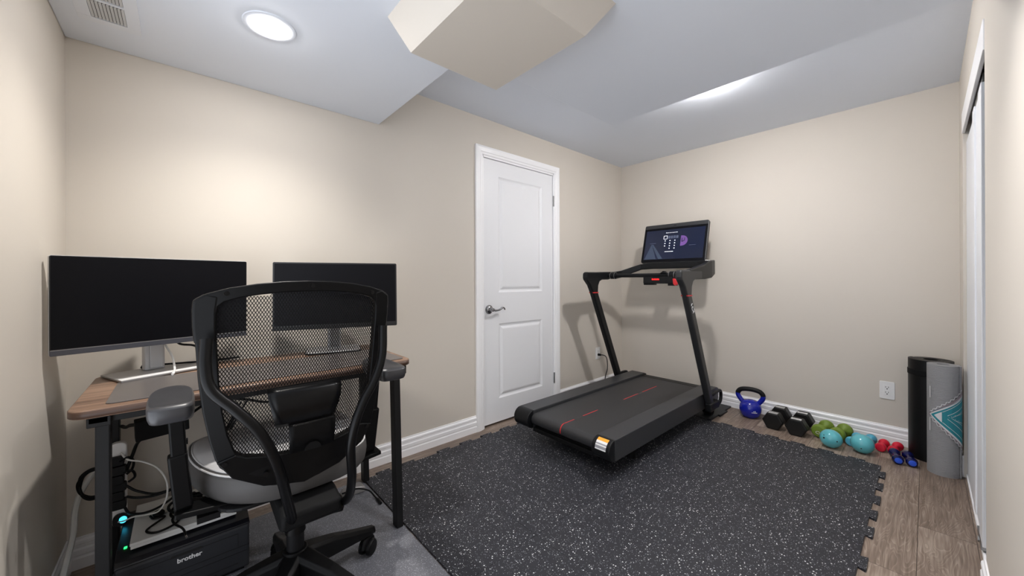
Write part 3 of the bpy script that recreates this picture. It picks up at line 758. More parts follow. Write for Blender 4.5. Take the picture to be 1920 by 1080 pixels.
# ------------------------------------------------------------------ office chair (faces the desk, -x)
def chair():
    cy = .285
    g = thing('office_chair', 'black mesh-back office chair with grey leather seat pulled up to the desk', 'chair', (.76, cy, .003))
    fx = lambda z: .92+(z-.5)*.12
    # back: (u sideways, z), t = depth backwards (+x)
    F = lambda u, v, t: (fx(v)+t-.55*(u*u)*1.1, cy-.012+u, v)
    half_o = [(0, 1.098), (.06, 1.0965), (.12, 1.091), (.18, 1.080), (.225, 1.066), (.246, 1.054), (.2495, 1.035), (.248, .98), (.2445, .92), (.240, .84), (.231, .755), (.2185, .68), (.206, .625), (.196, .60), (.165, .567), (.12, .533), (.08, .515), (.04, .505), (0, .502)]
    half_i = [(0, 1.068), (.06, 1.0665), (.11, 1.062), (.155, 1.055), (.187, 1.045), (.200, 1.033), (.204, 1.015), (.204, .97), (.202, .92), (.1985, .84), (.191, .755), (.180, .69), (.168, .650), (.162, .633), (.145, .620), (.11, .610), (.08, .604), (.04, .600), (0, .599)]
    def full(h): return h+[(-u, v) for u, v in reversed(h[1:-1])]
    fo, fi = full(half_o), full(half_i)
    build('back_frame', MB().ring(fo, fi, F, -.020, .012), 'frame', g, bevel=.004, seg=2)
    # upper corner caps
    for s in (-1, 1):
        cap = [(s*.248, .940), (s*.2515, .98), (s*.2525, 1.025), (s*.2505, 1.050), (s*.226, 1.067), (s*.200, 1.060), (s*.2046, 1.02), (s*.2045, .98), (s*.203, .940)]
        build('corner_cap', MB().prism(cap, F, -.024, .0132), 'frame', g, bevel=.006, seg=3)
    # bottom panel in front of the frame lower rail
    pan = [(-.204, .618), (-.17, .566), (-.10, .523), (0, .500), (.10, .523), (.17, .566), (.204, .618), (.165, .631), (.14, .618), (.08, .606), (0, .601), (-.08, .606), (-.14, .618), (-.165, .631)]
    build('lower_panel', MB().prism(pan, F, .006, .018), 'frame', g, bevel=.003)
    # mesh: mirrored zig-zag strands that touch, leaving lens-shaped holes
    import bisect
    mb = MB(); p = .0074; q = .0064; wd = .0019
    right = sorted([(v, u) for u, v in half_i]); zz = [v for v, _ in right]
    def umax(z):
        if z <= zz[0] or z >= zz[-1]: return 0.
        i = bisect.bisect(zz, z); a, b_ = right[i-1], right[min(i, len(right)-1)]
        k = (z-a[0])/max(1e-6, b_[0]-a[0]); return a[1]+(b_[1]-a[1])*k
    K = int(.43/p)+2; NZ = int(.48/q)
    for k in range(-K//2, K//2+1):
        for s in (-1, 1):
            run = []
            for j in range(NZ+1):
                z = .597+j*q; u0 = k*p+s*(p/4)*(1+ (1 if j % 2 else -1)*1.0) * .92
                ok = abs(u0) <= umax(z)+.006 or (abs(u0) <= .06 and .595 <= z <= 1.072)
                if ok: run.append((u0, z))
                if (not ok or j == NZ) and run:
                    if len(run) > 1:
                        vs = []; fs = []
                        for i, (u, z_) in enumerate(run):
                            vs += [F(u-wd/2, z_, -.006), F(u+wd/2, z_, -.006)]
                        for i in range(len(run)-1): fs.append((2*i, 2*i+1, 2*i+3, 2*i+2))
                        mb.add(vs, fs)
                    run = []
    o = build('mesh_back', mb, 'mesh', g, smooth=False, solid=.0012)
    # lumbar support on the rear of the mesh
    lum = MB()
    rows = [(.800, .094, .010), (.785, .094, .026), (.76, .090, .034), (.73, .083, .034), (.705, .077, .026), (.690, .072, .012)]
    vs = []; fs = []; nx = 9
    for z, hw, t in rows:
        for i in range(nx):
            u = -hw+2*hw*i/(nx-1); vs.append(F(u-.004, z, t+.012))
    for j in range(len(rows)-1):
        for i in range(nx-1): fs.append((j*nx+i, j*nx+i+1, (j+1)*nx+i+1, (j+1)*nx+i))
    lum.add(vs, fs); build('lumbar_pad', lum, 'tube', g, solid=.006)
    lc = MB(); rows = [(.690, .062, .004), (.680, .062, .022), (.65, .061, .026), (.602, .060, .022)]; vs = []; fs = []
    for z, hw, t in rows:
        for i in range(nx):
            u = -hw+2*hw*i/(nx-1); vs.append(F(u+.018, z, t))
    for j in range(len(rows)-1):
        for i in range(nx-1): fs.append((j*nx+i, j*nx+i+1, (j+1)*nx+i+1, (j+1)*nx+i))
    lc.add(vs, fs); lm = build('lumbar_carrier', lc, 'frame', g, solid=.005)
    tab = MB().prism([(.018+.022*math.cos(a), .602+.022*math.sin(a)) for a in [PI*k/10 for k in range(11)]], F, .024, .031); build('release_tab', tab, 'blackmatte', g, smooth=False)
    # screws
    for u, z in ((-.187, .612), (.187, .615), (-.096, .560), (-.185, 1.066), (.01, 1.084), (.19, 1.060)):
        sc = MB().cyl(F(u, z, .008), F(u, z, .0225 if z < .7 else .0145), .0058, n=14); sc.cyl(F(u, z, .0224 if z < .7 else .0144), F(u, z, .0235 if z < .7 else .0155), .0026, n=6)
        build('screw', sc, 'tube', g)
    # bent tube uprights
    tl = [(.985, .048, .955), (1.0, .045, .887), (1.012, .056, .832), (1.02, .1, .778), (1.022, .146, .716), (1.014, .178, .647), (.995, .203, .568), (.95, .228, .462), (.905, .246, .390), (.865, .251, .350), (.83, .252, .345)]
    tr = [(.985, .494, .950), (1.0, .484, .855), (1.012, .455, .785), (1.02, .418, .729), (1.02, .392, .665), (1.01, .383, .592), (.985, .394, .495), (.935, .404, .415), (.89, .404, .372), (.855, .400, .360), (.82, .395, .360)]
    for t in (tl, tr): build('back_tube', MB().tube(catmull(t, 8), .0135, 14), 'tube', g)
    # seat
    S = []
    hl = [(.845, 0), (.838, .06), (.815, .115), (.775, .165), (.72, .205), (.64, .238), (.56, .256), (.48, .262), (.40, .255), (.36, .225), (.342, .16), (.338, .08), (.336, 0)]
    hr_ = [(.845, 0), (.842, .08), (.833, .15), (.808, .205), (.765, .240), (.70, .257), (.62, .262), (.50, .262), (.40, .255), (.36, .225), (.342, .16), (.338, .08), (.336, 0)]
    yc = .277
    left = [(p_.x, yc-p_.y) for p_ in catmull([(a_, b_, 0) for a_, b_ in hl], 3)]
    right_ = [(p_.x, yc+p_.y) for p_ in catmull([(a_, b_, 0) for a_, b_ in hr_], 3)]
    contour = left[:-1]+right_[::-1][:-1]
    def seat_poly(grow=0.):
        k1 = 1+grow/.255; return [(.59+(u-.59)*k1, yc+(v-yc)*k1) for u, v in contour]
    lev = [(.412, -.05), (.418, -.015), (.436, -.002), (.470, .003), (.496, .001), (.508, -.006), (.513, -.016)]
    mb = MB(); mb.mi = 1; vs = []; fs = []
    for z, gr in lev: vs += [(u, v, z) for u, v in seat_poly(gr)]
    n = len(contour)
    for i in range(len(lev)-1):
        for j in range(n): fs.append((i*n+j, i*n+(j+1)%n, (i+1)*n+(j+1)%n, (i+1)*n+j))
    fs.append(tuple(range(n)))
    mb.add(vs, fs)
    build('seat_side', mb, ['leather', 'leathershade'], g)
    tp = MB(); vs = []; fs = []
    lev2 = [(.5105, -.012), (.5155, -.017), (.519, -.03), (.522, -.07), (.521, -.13)]
    for z, gr in lev2: vs += [(u, v, z) for u, v in seat_poly(gr)]
    for i in range(len(lev2)-1):
        for j in range(n): fs.append((i*n+j, i*n+(j+1)%n, (i+1)*n+(j+1)%n, (i+1)*n+j))
    fs.append(tuple((len(lev2)-1)*n+j for j in range(n)))
    tp.add(vs, fs); build('seat_cushion', tp, 'leather', g)
    for z, gr in ((.5125, -.0135), (.5065, -.0035)):
        P_ = [(u, v, z) for u, v in seat_poly(gr)]
        build('seat_piping', MB().tube(P_+[P_[0]], .0028, 6, caps=False), 'leather', g)
    sp = MB().prism(rrect(.40, .40, .08, 6, .60, cy-.008), lambda u, v, t: (u, v, t), .404, .416); build('seat_pan', sp, 'black', g, smooth=False, bevel=.004)
    # tilt mechanism
    me = MB().prism([(.62, .412), (.62, .385), (.70, .350), (.86, .335), (.905, .352), (.905, .395), (.84, .413)], lambda u, v, t: (u, t, v), cy-.065, cy+.105); build('tilt_mechanism', me, 'blackmatte', g, bevel=.01)
    ap = MB().tube([(.868, cy-.055+.17*k/12, .352+.010*math.sin(PI*k/12)) for k in range(13)], .022, 10); build('mechanism_cover', ap, 'frame', g)
    lv = MB().tube(catmull([(.72, cy-.06, .392), (.71, cy-.15, .388), (.705, cy-.2, .382)], 6), .006, 8); lv.box((.69, cy-.25, .372), (.722, cy-.195, .390)); build('tilt_lever', lv, 'black', g)
    # gas column
    build('gas_column', MB().cyl((.76, cy, .14), (.76, cy, .285), .026, n=24), 'black', g)
    build('column_rod', MB().cyl((.76, cy, .28), (.76, cy, .352), .0145, n=20), 'chrome', g)
    build('column_collar', MB().cyl((.76, cy, .262), (.76, cy, .288), .031, .029, n=24), 'tube', g)
    # armrests
    for s in (-1, 1):
        ay = cy+(.285 if s > 0 else -.303)
        F2 = lambda u, v, t: (.786-u, ay+v, t)
        half = [(-.118, -.034), (-.118, .036)]
        out = [(-.120, -.030), (-.112, -.042), (-.05, -.046), (.03, -.046), (.085, -.040), (.118, -.020), (.125, 0), (.118, .020), (.085, .038), (.03, .044), (-.05, .044), (-.112, .042), (-.120, .032)]
        pad = MB(); n_ = len(out); vs = []; fs = []
        lv_ = [(.734, .80, -.0), (.740, 1.02, 0), (.760, 1.09, 0), (.780, 1.08, 0), (.787, 1.0, 0), (.7845, .75, 0), (.7825, .35, 0)]
        for z, k, _ in lv_: vs += [F2(u*k, v*k, z) for u, v in out]
        for i in range(len(lv_)-1):
            for j in range(n_): fs.append((i*n_+j, i*n_+(j+1)%n_, (i+1)*n_+(j+1)%n_, (i+1)*n_+j))
        fs.append(tuple(range(n_))); fs.append(tuple((len(lv_)-1)*n_+j for j in range(n_)))
        pad.add(vs, fs); build('armrest_pad', pad, 'pad', g, subd=1)
        st = MB().bar((.712, ay-s*.022, .43), (.735, ay-s*.006, .740), .036, .028, (1, 0, 0)); build('armrest_post', st, 'frame', g, smooth=False, bevel=.005)
        sl = MB().bar((.712, ay-s*.024, .435), (.7255, ay-s*.010, .60), .044, .034, (1, 0, 0)); build('armrest_sleeve', sl, 'frame', g, smooth=False, bevel=.006)
        br = MB().bar((.712, cy+s*.300, .424), (.712, cy+s*.14, .408), .07, .016); build('armrest_bracket', br, 'frame', g, smooth=False, bevel=.004)
        bt = MB().box((.66, ay-s*.03-.004, .604), (.676, ay-s*.03+.004, .618)); build('height_button', bt, 'blackmatte', g, smooth=False)
    # five-star base with twin-wheel casters
    hub = MB().cyl((.76, cy, .120), (.76, cy, .205), .044, .036, n=28); build('base_hub', hub, 'frame', g, bevel=.003)
    for k in range(5):
        a = math.radians(108+72*k); d = Vector((math.cos(a), math.sin(a), 0)); s = Vector((-d.y, d.x, 0)); h = Vector((.76, cy, 0))
        arm = MB(); secs = []
        for r, w, zt, zb in ((.025, .036, .200, .125), (.06, .034, .190, .122), (.14, .027, .165, .105), (.23, .022, .128, .088), (.29, .020, .106, .078), (.315, .016, .098, .076)):
            c = h+d*r
            secs.append([c-s*w+Vector((0,0,zb)), c+s*w+Vector((0,0,zb)), c+s*w*.95+Vector((0,0,zt-.012)), c+s*w*.6+Vector((0,0,zt)), c-s*w*.6+Vector((0,0,zt)), c-s*w*.95+Vector((0,0,zt-.012))])
        vs = [p_ for q_ in secs for p_ in q_]; fs = []
        for i in range(len(secs)-1):
            for j in range(6): fs.append((i*6+j, i*6+(j+1)%6, (i+1)*6+(j+1)%6, (i+1)*6+j))
        fs += [tuple(range(6)), tuple((len(secs)-1)*6+j for j in range(6))]
        arm.add(vs, fs); build('base_arm', arm, 'frame', g, smooth=False, bevel=.003)
        c = h+d*.295; b2 = a+1.9+.5*k; e = Vector((math.cos(b2), math.sin(b2), 0))
        f = Vector((-e.y, e.x, 0)); o_ = c+f*.012+Vector((0,0,.033))
        hood = MB().tube([o_+Vector((0, 0, .004))+(f*math.cos(t)+Vector((0,0,1))*math.sin(t))*.030 for t in [PI*.02+PI*.96*i/8 for i in range(9)]], .012, 8); hood.cyl(o_+Vector((0,0,.025)), c+Vector((0, 0, .082)), .010, n=12)
        cs = build('caster', hood, 'frame', g)
        for q_ in (-1, 1):
            build('wheel', MB().lathe([(.006, .010), (.024, .009), (.030, .005), (.030, -.005), (.026, -.010), (.006, -.011)], frame_m(o_+e*q_*.016, f, (0, 0, 1)), 24), 'frame', cs)
chair()

# ------------------------------------------------------------------ treadmill (faces the right wall, +y)
def treadmill():
    g = thing('treadmill', 'black treadmill with red belt stripes and a lit tablet screen, on the speckled rubber mat', 'treadmill', (.68, 2.45, .009))
    zt = .230; ze = .112
    for s, (xa, xb) in ((-1, (.302, .432)), (1, (.937, 1.052))):
        prof = [(1.745, zt), (3.20, zt), (3.235, zt-.012), (3.235, ze+.02), (3.20, ze), (1.745, ze)]
        build('side_rail', MB().prism(prof, lambda u, v, t: (t, u, v), xa, xb), 'rail', g, smooth=False, bevel=.004)
        R = (zt-ze)/2; cz = (zt+ze)/2
        cap = [(1.744, zt), (1.744, ze)]+[(1.744-R*1.0*math.sin(PI*k/16), cz-R*math.cos(PI*k/16)) for k in range(1, 16)]
        build('end_cap', MB().prism(cap, lambda u, v, t: (t, u, v), xa, xb), 'tmill', g, bevel=.005)
        ft = MB().cyl(((xa+xb)/2-s*.03, 2.06, .009), ((xa+xb)/2-s*.03, 2.06, ze+.004), .026, .020, 20); build('rear_foot', ft, 'blackmatte', g)
        fw = MB().cyl((xa+.03, 3.17, .052), (xb-.02, 3.17, .052), .040, n=24); build('front_wheel', fw, 'blackmatte', g)
    # belt: loop round the rear roller
    R = .038; cz = .212-R; yb = 1.757
    prof = [(3.16, .212), (yb, .212)]+[(yb-R*math.sin(PI*k/14), cz+R*math.cos(PI*k/14)) for k in range(1, 14)]+[(yb, .212-2*R), (3.16, .212-2*R)]
    bl = build('belt', MB().prism(prof, lambda u, v, t: (t, u, v), .437, .932), 'belt', g)
    for y0, y1 in ((1.752, 1.855), (1.945, 2.105), (2.43, 2.635), (2.70, 2.93)):
        build('stripe', MB().box((.682, y0, .2118), (.688, y1, .2128)), 'red', bl, smooth=False)
    for y0, y1 in ((1.87, 1.93), (2.648, 2.69)):
        build('stripe', MB().box((.6835, y0, .2118), (.6865, y1, .2125)), 'tmgrey', bl, smooth=False)
    st = MB(); R2 = R+.0008
    pr = [(yb-R2*math.sin(PI*.62*k/10), cz+R2*math.cos(PI*.62*k/10)) for k in range(11)]; pr2 = [(yb-(R-.002)*math.sin(PI*.62*k/10), cz+(R-.002)*math.cos(PI*.62*k/10)) for k in range(11)]
    st.prism(pr+pr2[::-1], lambda u, v, t: (t, u, v), .682, .688); build('stripe', st, 'red', bl, smooth=False)
    pan = MB().box((.432, 1.76, .086), (.937, 3.18, .125)); pan.box((.432, 1.738, .095), (.937, 1.77, .118)); build('underframe', pan, 'blackmatte', g, smooth=False, bevel=.004)
    fc = MB().prism([(3.14, .2135), (3.215, .2135), (3.238, .190), (3.238, .09), (3.14, .09)], lambda u, v, t: (t, u, v), .434, .936); build('front_cover', fc, 'tmill', g, smooth=False, bevel=.004)
    # white/orange warning label wrapped on the right end cap
    lb = MB(); RR = (zt-ze)/2+.0006; czc = (zt+ze)/2; n = 10; a0, a1 = .10*PI, .47*PI
    vs = []
    for k in range(n+1):
        a = a0+(a1-a0)*k/n; y = 1.744-RR*math.sin(a); z = czc+RR*math.cos(a)
        vs += [(.962, y, z), (1.030, y, z)]
    lb.add(vs, [])
    for k in range(n):
        lb.f.append((2*k, 2*k+1, 2*k+3, 2*k+2)); lb.m.append(1 if k < 3 else (2 if k in (5, 7, 8) else 0))
    build('warning_label', lb, ['label', 'orange', 'labelgrey'], g, smooth=False, solid=.0006)
    # uprights: foot, leaning post, flared joint, arm
    def upright(x0, x1, dy, name):
        P = [(3.018, .150), (2.948, .150), (2.548+0, .985), (2.512, 1.045), (2.462, 1.092), (2.455, 1.110), (2.458, 1.150), (2.476, 1.158), (2.80, 1.160), (2.80, 1.095), (2.685, 1.093), (2.648, 1.078), (2.628, 1.045), (2.622, .985)]
        P = [(y+dy, z) for y, z in P]
        return build(name, MB().prism(P, lambda u, v, t: (t, u, v), x0, x1), 'tmgrey' if dy == 0 else 'tmill', g, smooth=False, bevel=.012, seg=3)
    ul = upright(.250, .295, .055, 'upright_post'); ur = upright(1.055, 1.100, 0, 'upright_post')
    for x0, x1, dy in ((.2495, .2955, .055), (1.0545, 1.1005, 0)):
        b = MB().prism([(2.5515+dy, .980), (2.5475+dy, .988), (2.6225+dy, .988), (2.625+dy, .980)], lambda u, v, t: (t, u, v), x0, x1)
        build('red_band', b, 'red', ul if x0 < .5 else ur, smooth=False, bevel=.0)
    # round logo on the right post: ring with leaning stem
    F = lambda u, v, t: (1.1002+t, 2.688-u*.42+v*.0-0*u, .80+v)
    lg = MB()
    X = lambda y, z: (1.1004, y, z)
    def pp(v): return 2.985-(v-.15)*.479
    pts = [(.868, .004), (.884, -.012), (.902, -.008), (.905, .008), (.890, .016), (.874, .008)]
    lg.tube(catmull([X(pp(z)+o, z) for z, o in pts]+[X(pp(.868)+.004, .868)], 5), .0028, 6)
    lg.tube(catmull([X(pp(z)+o, z) for z, o in ((.912, -.014), (.924, -.004), (.928, .010))], 5), .0028, 6)
    lg.tube([X(pp(.862)-.014, .862), X(pp(.872)+.014, .872)], .0026, 6)
    build('logo', lg, 'label', ur, smooth=False)
    # tray rail: U-shaped band in front of the runner, rising towards the screen
    S = [(.2725, 2.70, 1.160, 1.10), (.2725, 2.96, 1.165, 1.10), (.295, 3.03, 1.175, 1.112), (.36, 3.08, 1.203, 1.145), (.45, 3.115, 1.232, 1.182), (.55, 3.125, 1.240, 1.187), (.95, 3.125, 1.243, 1.187), (1.03, 3.105, 1.243, 1.165), (1.068, 3.06, 1.243, 1.130), (1.0775, 2.98, 1.235, 1.105), (1.0775, 2.86, 1.205, 1.096), (1.0775, 2.60, 1.160, 1.0945)]
    vs = []; fs = []; hw = .0215
    for i, (x, y, a, b) in enumerate(S):
        p = Vector((x, y, 0)); t = (Vector(S[min(i+1, len(S)-1)][:2])-Vector(S[max(i-1, 0)][:2])).normalized(); n = Vector((-t.y, t.x, 0))
        vs += [p+n*hw+Vector((0,0,b)), p-n*hw+Vector((0,0,b)), p-n*hw+Vector((0,0,a)), p+n*hw+Vector((0,0,a))]
    for i in range(len(S)-1):
        for j in range(4): fs.append((i*4+j, i*4+(j+1)%4, (i+1)*4+(j+1)%4, (i+1)*4+j))
    fs += [(0, 1, 2, 3), tuple(len(S)*4-4+j for j in range(4))]
    build('tray_rail', MB().add(vs, fs), 'tmill', g, smooth=False, bevel=.008, seg=3)
    bt = MB()
    for y in (2.93, 2.965, 2.995): bt.ell((1.074, y, 1.237), .006, .010, .004, 14, 8)
    build('side_button', bt, 'label', g)
    # cross bar with the two control knobs, display pod and red safety key
    build('control_bar', MB().cyl((.285, 2.83, 1.128), (1.066, 2.83, 1.128), .0165, n=20), 'tmill', g)
    for x in (.345, .868):
        k = MB().cyl((x-.026, 2.83, 1.128), (x+.026, 2.83, 1.128), .029, n=24); kb = build('control_knob', k, 'tmill', g, bevel=.004)
        for q in (-1, 1):
            r = MB().tube([(x+q*.020, 2.83+.0292*math.cos(a), 1.128+.0292*math.sin(a)) for a in [2*PI*i/20 for i in range(21)]], .0014, 6, caps=False); build('silver_ring', r, 'silverdark', kb)
    tab = MB().prism([(.77, 1.14), (.80, 1.162), (.83, 1.14)], lambda u, v, t: (u, t, v), 2.81, 2.85); build('bar_button', tab, 'blackmatte', g, smooth=False, bevel=.003)
    pod = MB().box((.64, 2.80, 1.062), (.885, 2.858, 1.118)); pod.box((.64, 2.805, 1.050), (.73, 2.853, 1.064)); pod.box((.84, 2.805, 1.046), (.90, 2.853, 1.064)); build('display_pod', pod, 'tmill', g, smooth=False, bevel=.004)
    lw = MB()
    for k in range(6): lw.box((.715+k*.0105, 2.7990, 1.090), (.7225+k*.0105, 2.8002, 1.102-.002*(k % 2)))
    build('lit_display', lw, 'redlit', g, smooth=False)
    sk = MB().prism([(.885, 1.102), (.915, 1.095), (.925, 1.06), (.905, 1.045), (.888, 1.06)], lambda u, v, t: (u, t, v), 2.79, 2.815); build('safety_key', sk, 'red', g, smooth=False, bevel=.004)
    # screen
    rz = -1.548; c = Vector((.692, 3.228, 1.420)); tilt = .28; W, H = .560, .362
    n = Vector((math.cos(rz), math.sin(rz), 0)); wd = Vector((-math.sin(rz), math.cos(rz), 0)); up = Vector((0,0,1))*math.cos(tilt)-n*math.sin(tilt); nn = wd.cross(up)
    G = lambda u, v, t: c+wd*u+up*v+nn*t
    hs = MB().prism(rrect(W, H, .016, 5), G, -.030, 0); scr = build('screen', hs, 'tmgrey', g, smooth=False, bevel=.004)
    gl = MB().prism(rrect(W-.010, H-.042, .006, 3, 0, -.017), G, -.001, .0012); build('glass', gl, 'screen', scr, smooth=False)
    ds = MB().prism(rrect(W-.046, H-.085, .002, 2, 0, -.015), G, .0005, .0018); build('display', ds, 'tmscreen', scr, smooth=False)
    bar_ = MB().prism(rrect(W-.012, .034, .006, 3, 0, H/2-.020), G, -.001, .0026); build('speaker_bar', bar_, 'tmgrey', scr, smooth=False, bevel=.001)
    cm = MB().prism(rrect(.024, .011, .004, 3, 0, H/2-.022), G, .002, .0034); build('camera_lens', cm, 'slot', scr, smooth=False)
    ou, ov = -.018, .020
    kp = MB()
    for u, v in ((-.055, -.002), (-.012, -.002), (.031, -.002), (-.055, -.026), (-.012, -.026), (.031, -.026), (-.055, -.050), (-.012, -.050), (.031, -.050), (-.012, -.074), (.031, -.074)):
        kp.prism([(ou+u+.0048*math.cos(2*PI*k/12), ov+v+.0048*math.sin(2*PI*k/12)) for k in range(12)], G, .0016, .0022)
    build('keypad', kp, 'scrwhite', scr, smooth=False)
    cb = MB()
    for a, b_ in (((-.070, .018), (-.040, .018)), ((-.070, .048), (-.040, .048)), ((-.070, .018), (-.070, .048)), ((-.040, .018), (-.040, .048))):
        cb.bar(G(a[0]+ou, a[1]+ov-.003, .002), G(b_[0]+ou, b_[1]+ov-.003, .002), .0028, .0006, nn)
    build('code_cursor', cb, 'scrwhite', scr, smooth=False)
    cf = MB()
    for k in range(4): cf.prism(rrect(.020, .026, .002, 2, ou-.022+.0235*k, ov+.030), G, .0016, .0021)
    build('code_field', cf, 'scrgrey', scr, smooth=False)
    build('footer_line', MB().prism(rrect(.075, .004, .001, 2, ou-.012, ov-.104), G, .0016, .0021), 'scrwhite', scr, smooth=False)
    build('caption_line', MB().prism(rrect(.055, .003, .001, 2, .165, -.035), G, .0016, .0021), 'scrgrey', scr, smooth=False)
    build('caption_line', MB().prism(rrect(.055, .004, .001, 2, -.185, .0), G, .0016, .0021), 'scrgrey', scr, smooth=False)
    build('light_shape', MB().prism([(-.249, -.150), (-.140, -.150), (-.195, -.006)], G, .0012, .0019), 'scrblue', scr, smooth=False)
    build('light_shape', MB().prism([(-.120, -.150), (-.080, -.150), (-.180, -.010), (-.193, -.010)], G, .0012, .00195), 'scrblue', scr, smooth=False)
    dp = MB(); dp.prism([(.063, -.038), (.063, .057)]+[(.075+.047*math.cos(a), .010+.047*math.sin(a)) for a in [PI/2-PI*k/14 for k in range(15)]], G, .0014, .0022)
    build('purple_badge', dp, 'purple', scr, smooth=False)
    bd = MB()
    bd.bar(G(.074, .0, .0024), G(.074, .034, .0024), .006, .0006, nn); bd.bar(G(.074, .0, .0024), G(.096, .012, .0024), .006, .0006, nn); bd.bar(G(.096, .010, .0024), G(.096, .034, .0024), .006, .0006, nn)
    build('badge_mark', bd, 'scrdark', scr, smooth=False)
    text('screen_heading', 'Enter your passcode', .0125, frame_m(G(-.022, .094, .002), wd, up), 'scrwhite', scr, .0002)
    nk = MB().bar(G(0, -.10, -.045), (.69, 3.168, 1.195), .10, .02); build('screen_neck', nk, 'tmill', g, smooth=False, bevel=.005)
    # front carry loops by the post feet
    for s, x in ((-1, .262), (1, 1.085)):
        lp = MB().tube(catmull([(x-s*.03, 2.98, .195), (x, 3.02, .215), (x, 3.14, .222), (x, 3.185, .205), (x, 3.185, .150), (x, 3.13, .115), (x, 2.95, .110)], 5), .012, 10); build('base_loop', lp, 'tmill', g)
        bp = MB().bar((x, 2.93, .135), (x, 3.10, .135), .045, .060); build('post_foot', bp, 'tmill', g, smooth=False, bevel=.008)
    return g
treadmill_root = treadmill()
pc = [(.030, 3.083, .352), (.050, 3.10, .350), (.055, 3.14, .33), (.05, 3.17, .28), (.05, 3.17, .20), (.055, 3.13, .13), (.08, 3.10, .06), (.14, 3.10, .012), (.26, 3.12, .012), (.31, 3.12, .10)]
pc_ = build('power_cord', MB().tube(catmull(pc, 8), .0042, 8), 'cable', treadmill_root)
build('plug', MB().cyl((.0055, 3.080, .352), (.034, 3.084, .352), .013, .0105, 12), 'cable', pc_)

# ------------------------------------------------------------------ weights along the right wall
def kettlebell():
    x, y = 1.238, 3.375
    g = thing('kettlebell', 'blue kettlebell with black handle on the floor beside the treadmill', 'kettlebell', (x, y, 0))
    bd = MB().lathe([(.001, .0), (.044, .0), (.050, .003), (.066, .022), (.0755, .055), (.076, .075), (.071, .100), (.058, .120), (.040, .131), (.020, .136), (.001, .137)], Matrix.Translation((x, y, 0)), 40)
    build('body', bd, 'kb', g)
    tilt = .12
    def H(u, v): return Vector((x+u*.985, y+u*tilt, v))
    hp = catmull([H(-.040, .098), H(-.066, .130), H(-.084, .160), H(-.083, .188), H(-.058, .211), H(0, .219), H(.058, .211), H(.083, .188), H(.084, .160), H(.066, .130), H(.040, .098)], 6)
    N = len(hp); c = int(N*.27)
    build('horn', MB().tube(hp[:c+1], .0175, 14), 'kb', g); build('horn', MB().tube(hp[N-1-c:], .0175, 14), 'kb', g)
    gr = MB().tube(hp[c:N-c], .0178, 14); build('grip', gr, 'black', g)
    mk = MB()
    d = Vector((.60, -.80, 0)).normalized(); s = Vector((.80, .60, 0))
    def S(u, v):
        a = u/.076; q = d*math.cos(a)+s*math.sin(a); r = (.066+(v-.022)/.033*.0095 if v < .055 else .0755+(v-.055)/.02*.0005)+.0004
        return Vector((x, y, 0))+q*r+Vector((0, 0, v))
    def quad(u0, u1, v0, v1):
        n_ = 6; vs = []
        for i in range(n_+1): vs += [S(u0+(u1-u0)*i/n_, v0), S(u0+(u1-u0)*i/n_, v1)]
        mk.add(vs, [(2*i, 2*i+2, 2*i+3, 2*i+1) for i in range(n_)])
    for k in range(6): quad(-.020+k*.0068, -.0155+k*.0068, .052, .058)
    quad(-.020, .0205, .0545, .0555)
    quad(-.009, -.003, .062, .067); quad(-.001, .009, .062, .065); quad(.001, .005, .065, .070)
    build('mark', mk, 'label', g, smooth=False, solid=.0005)
kettlebell()

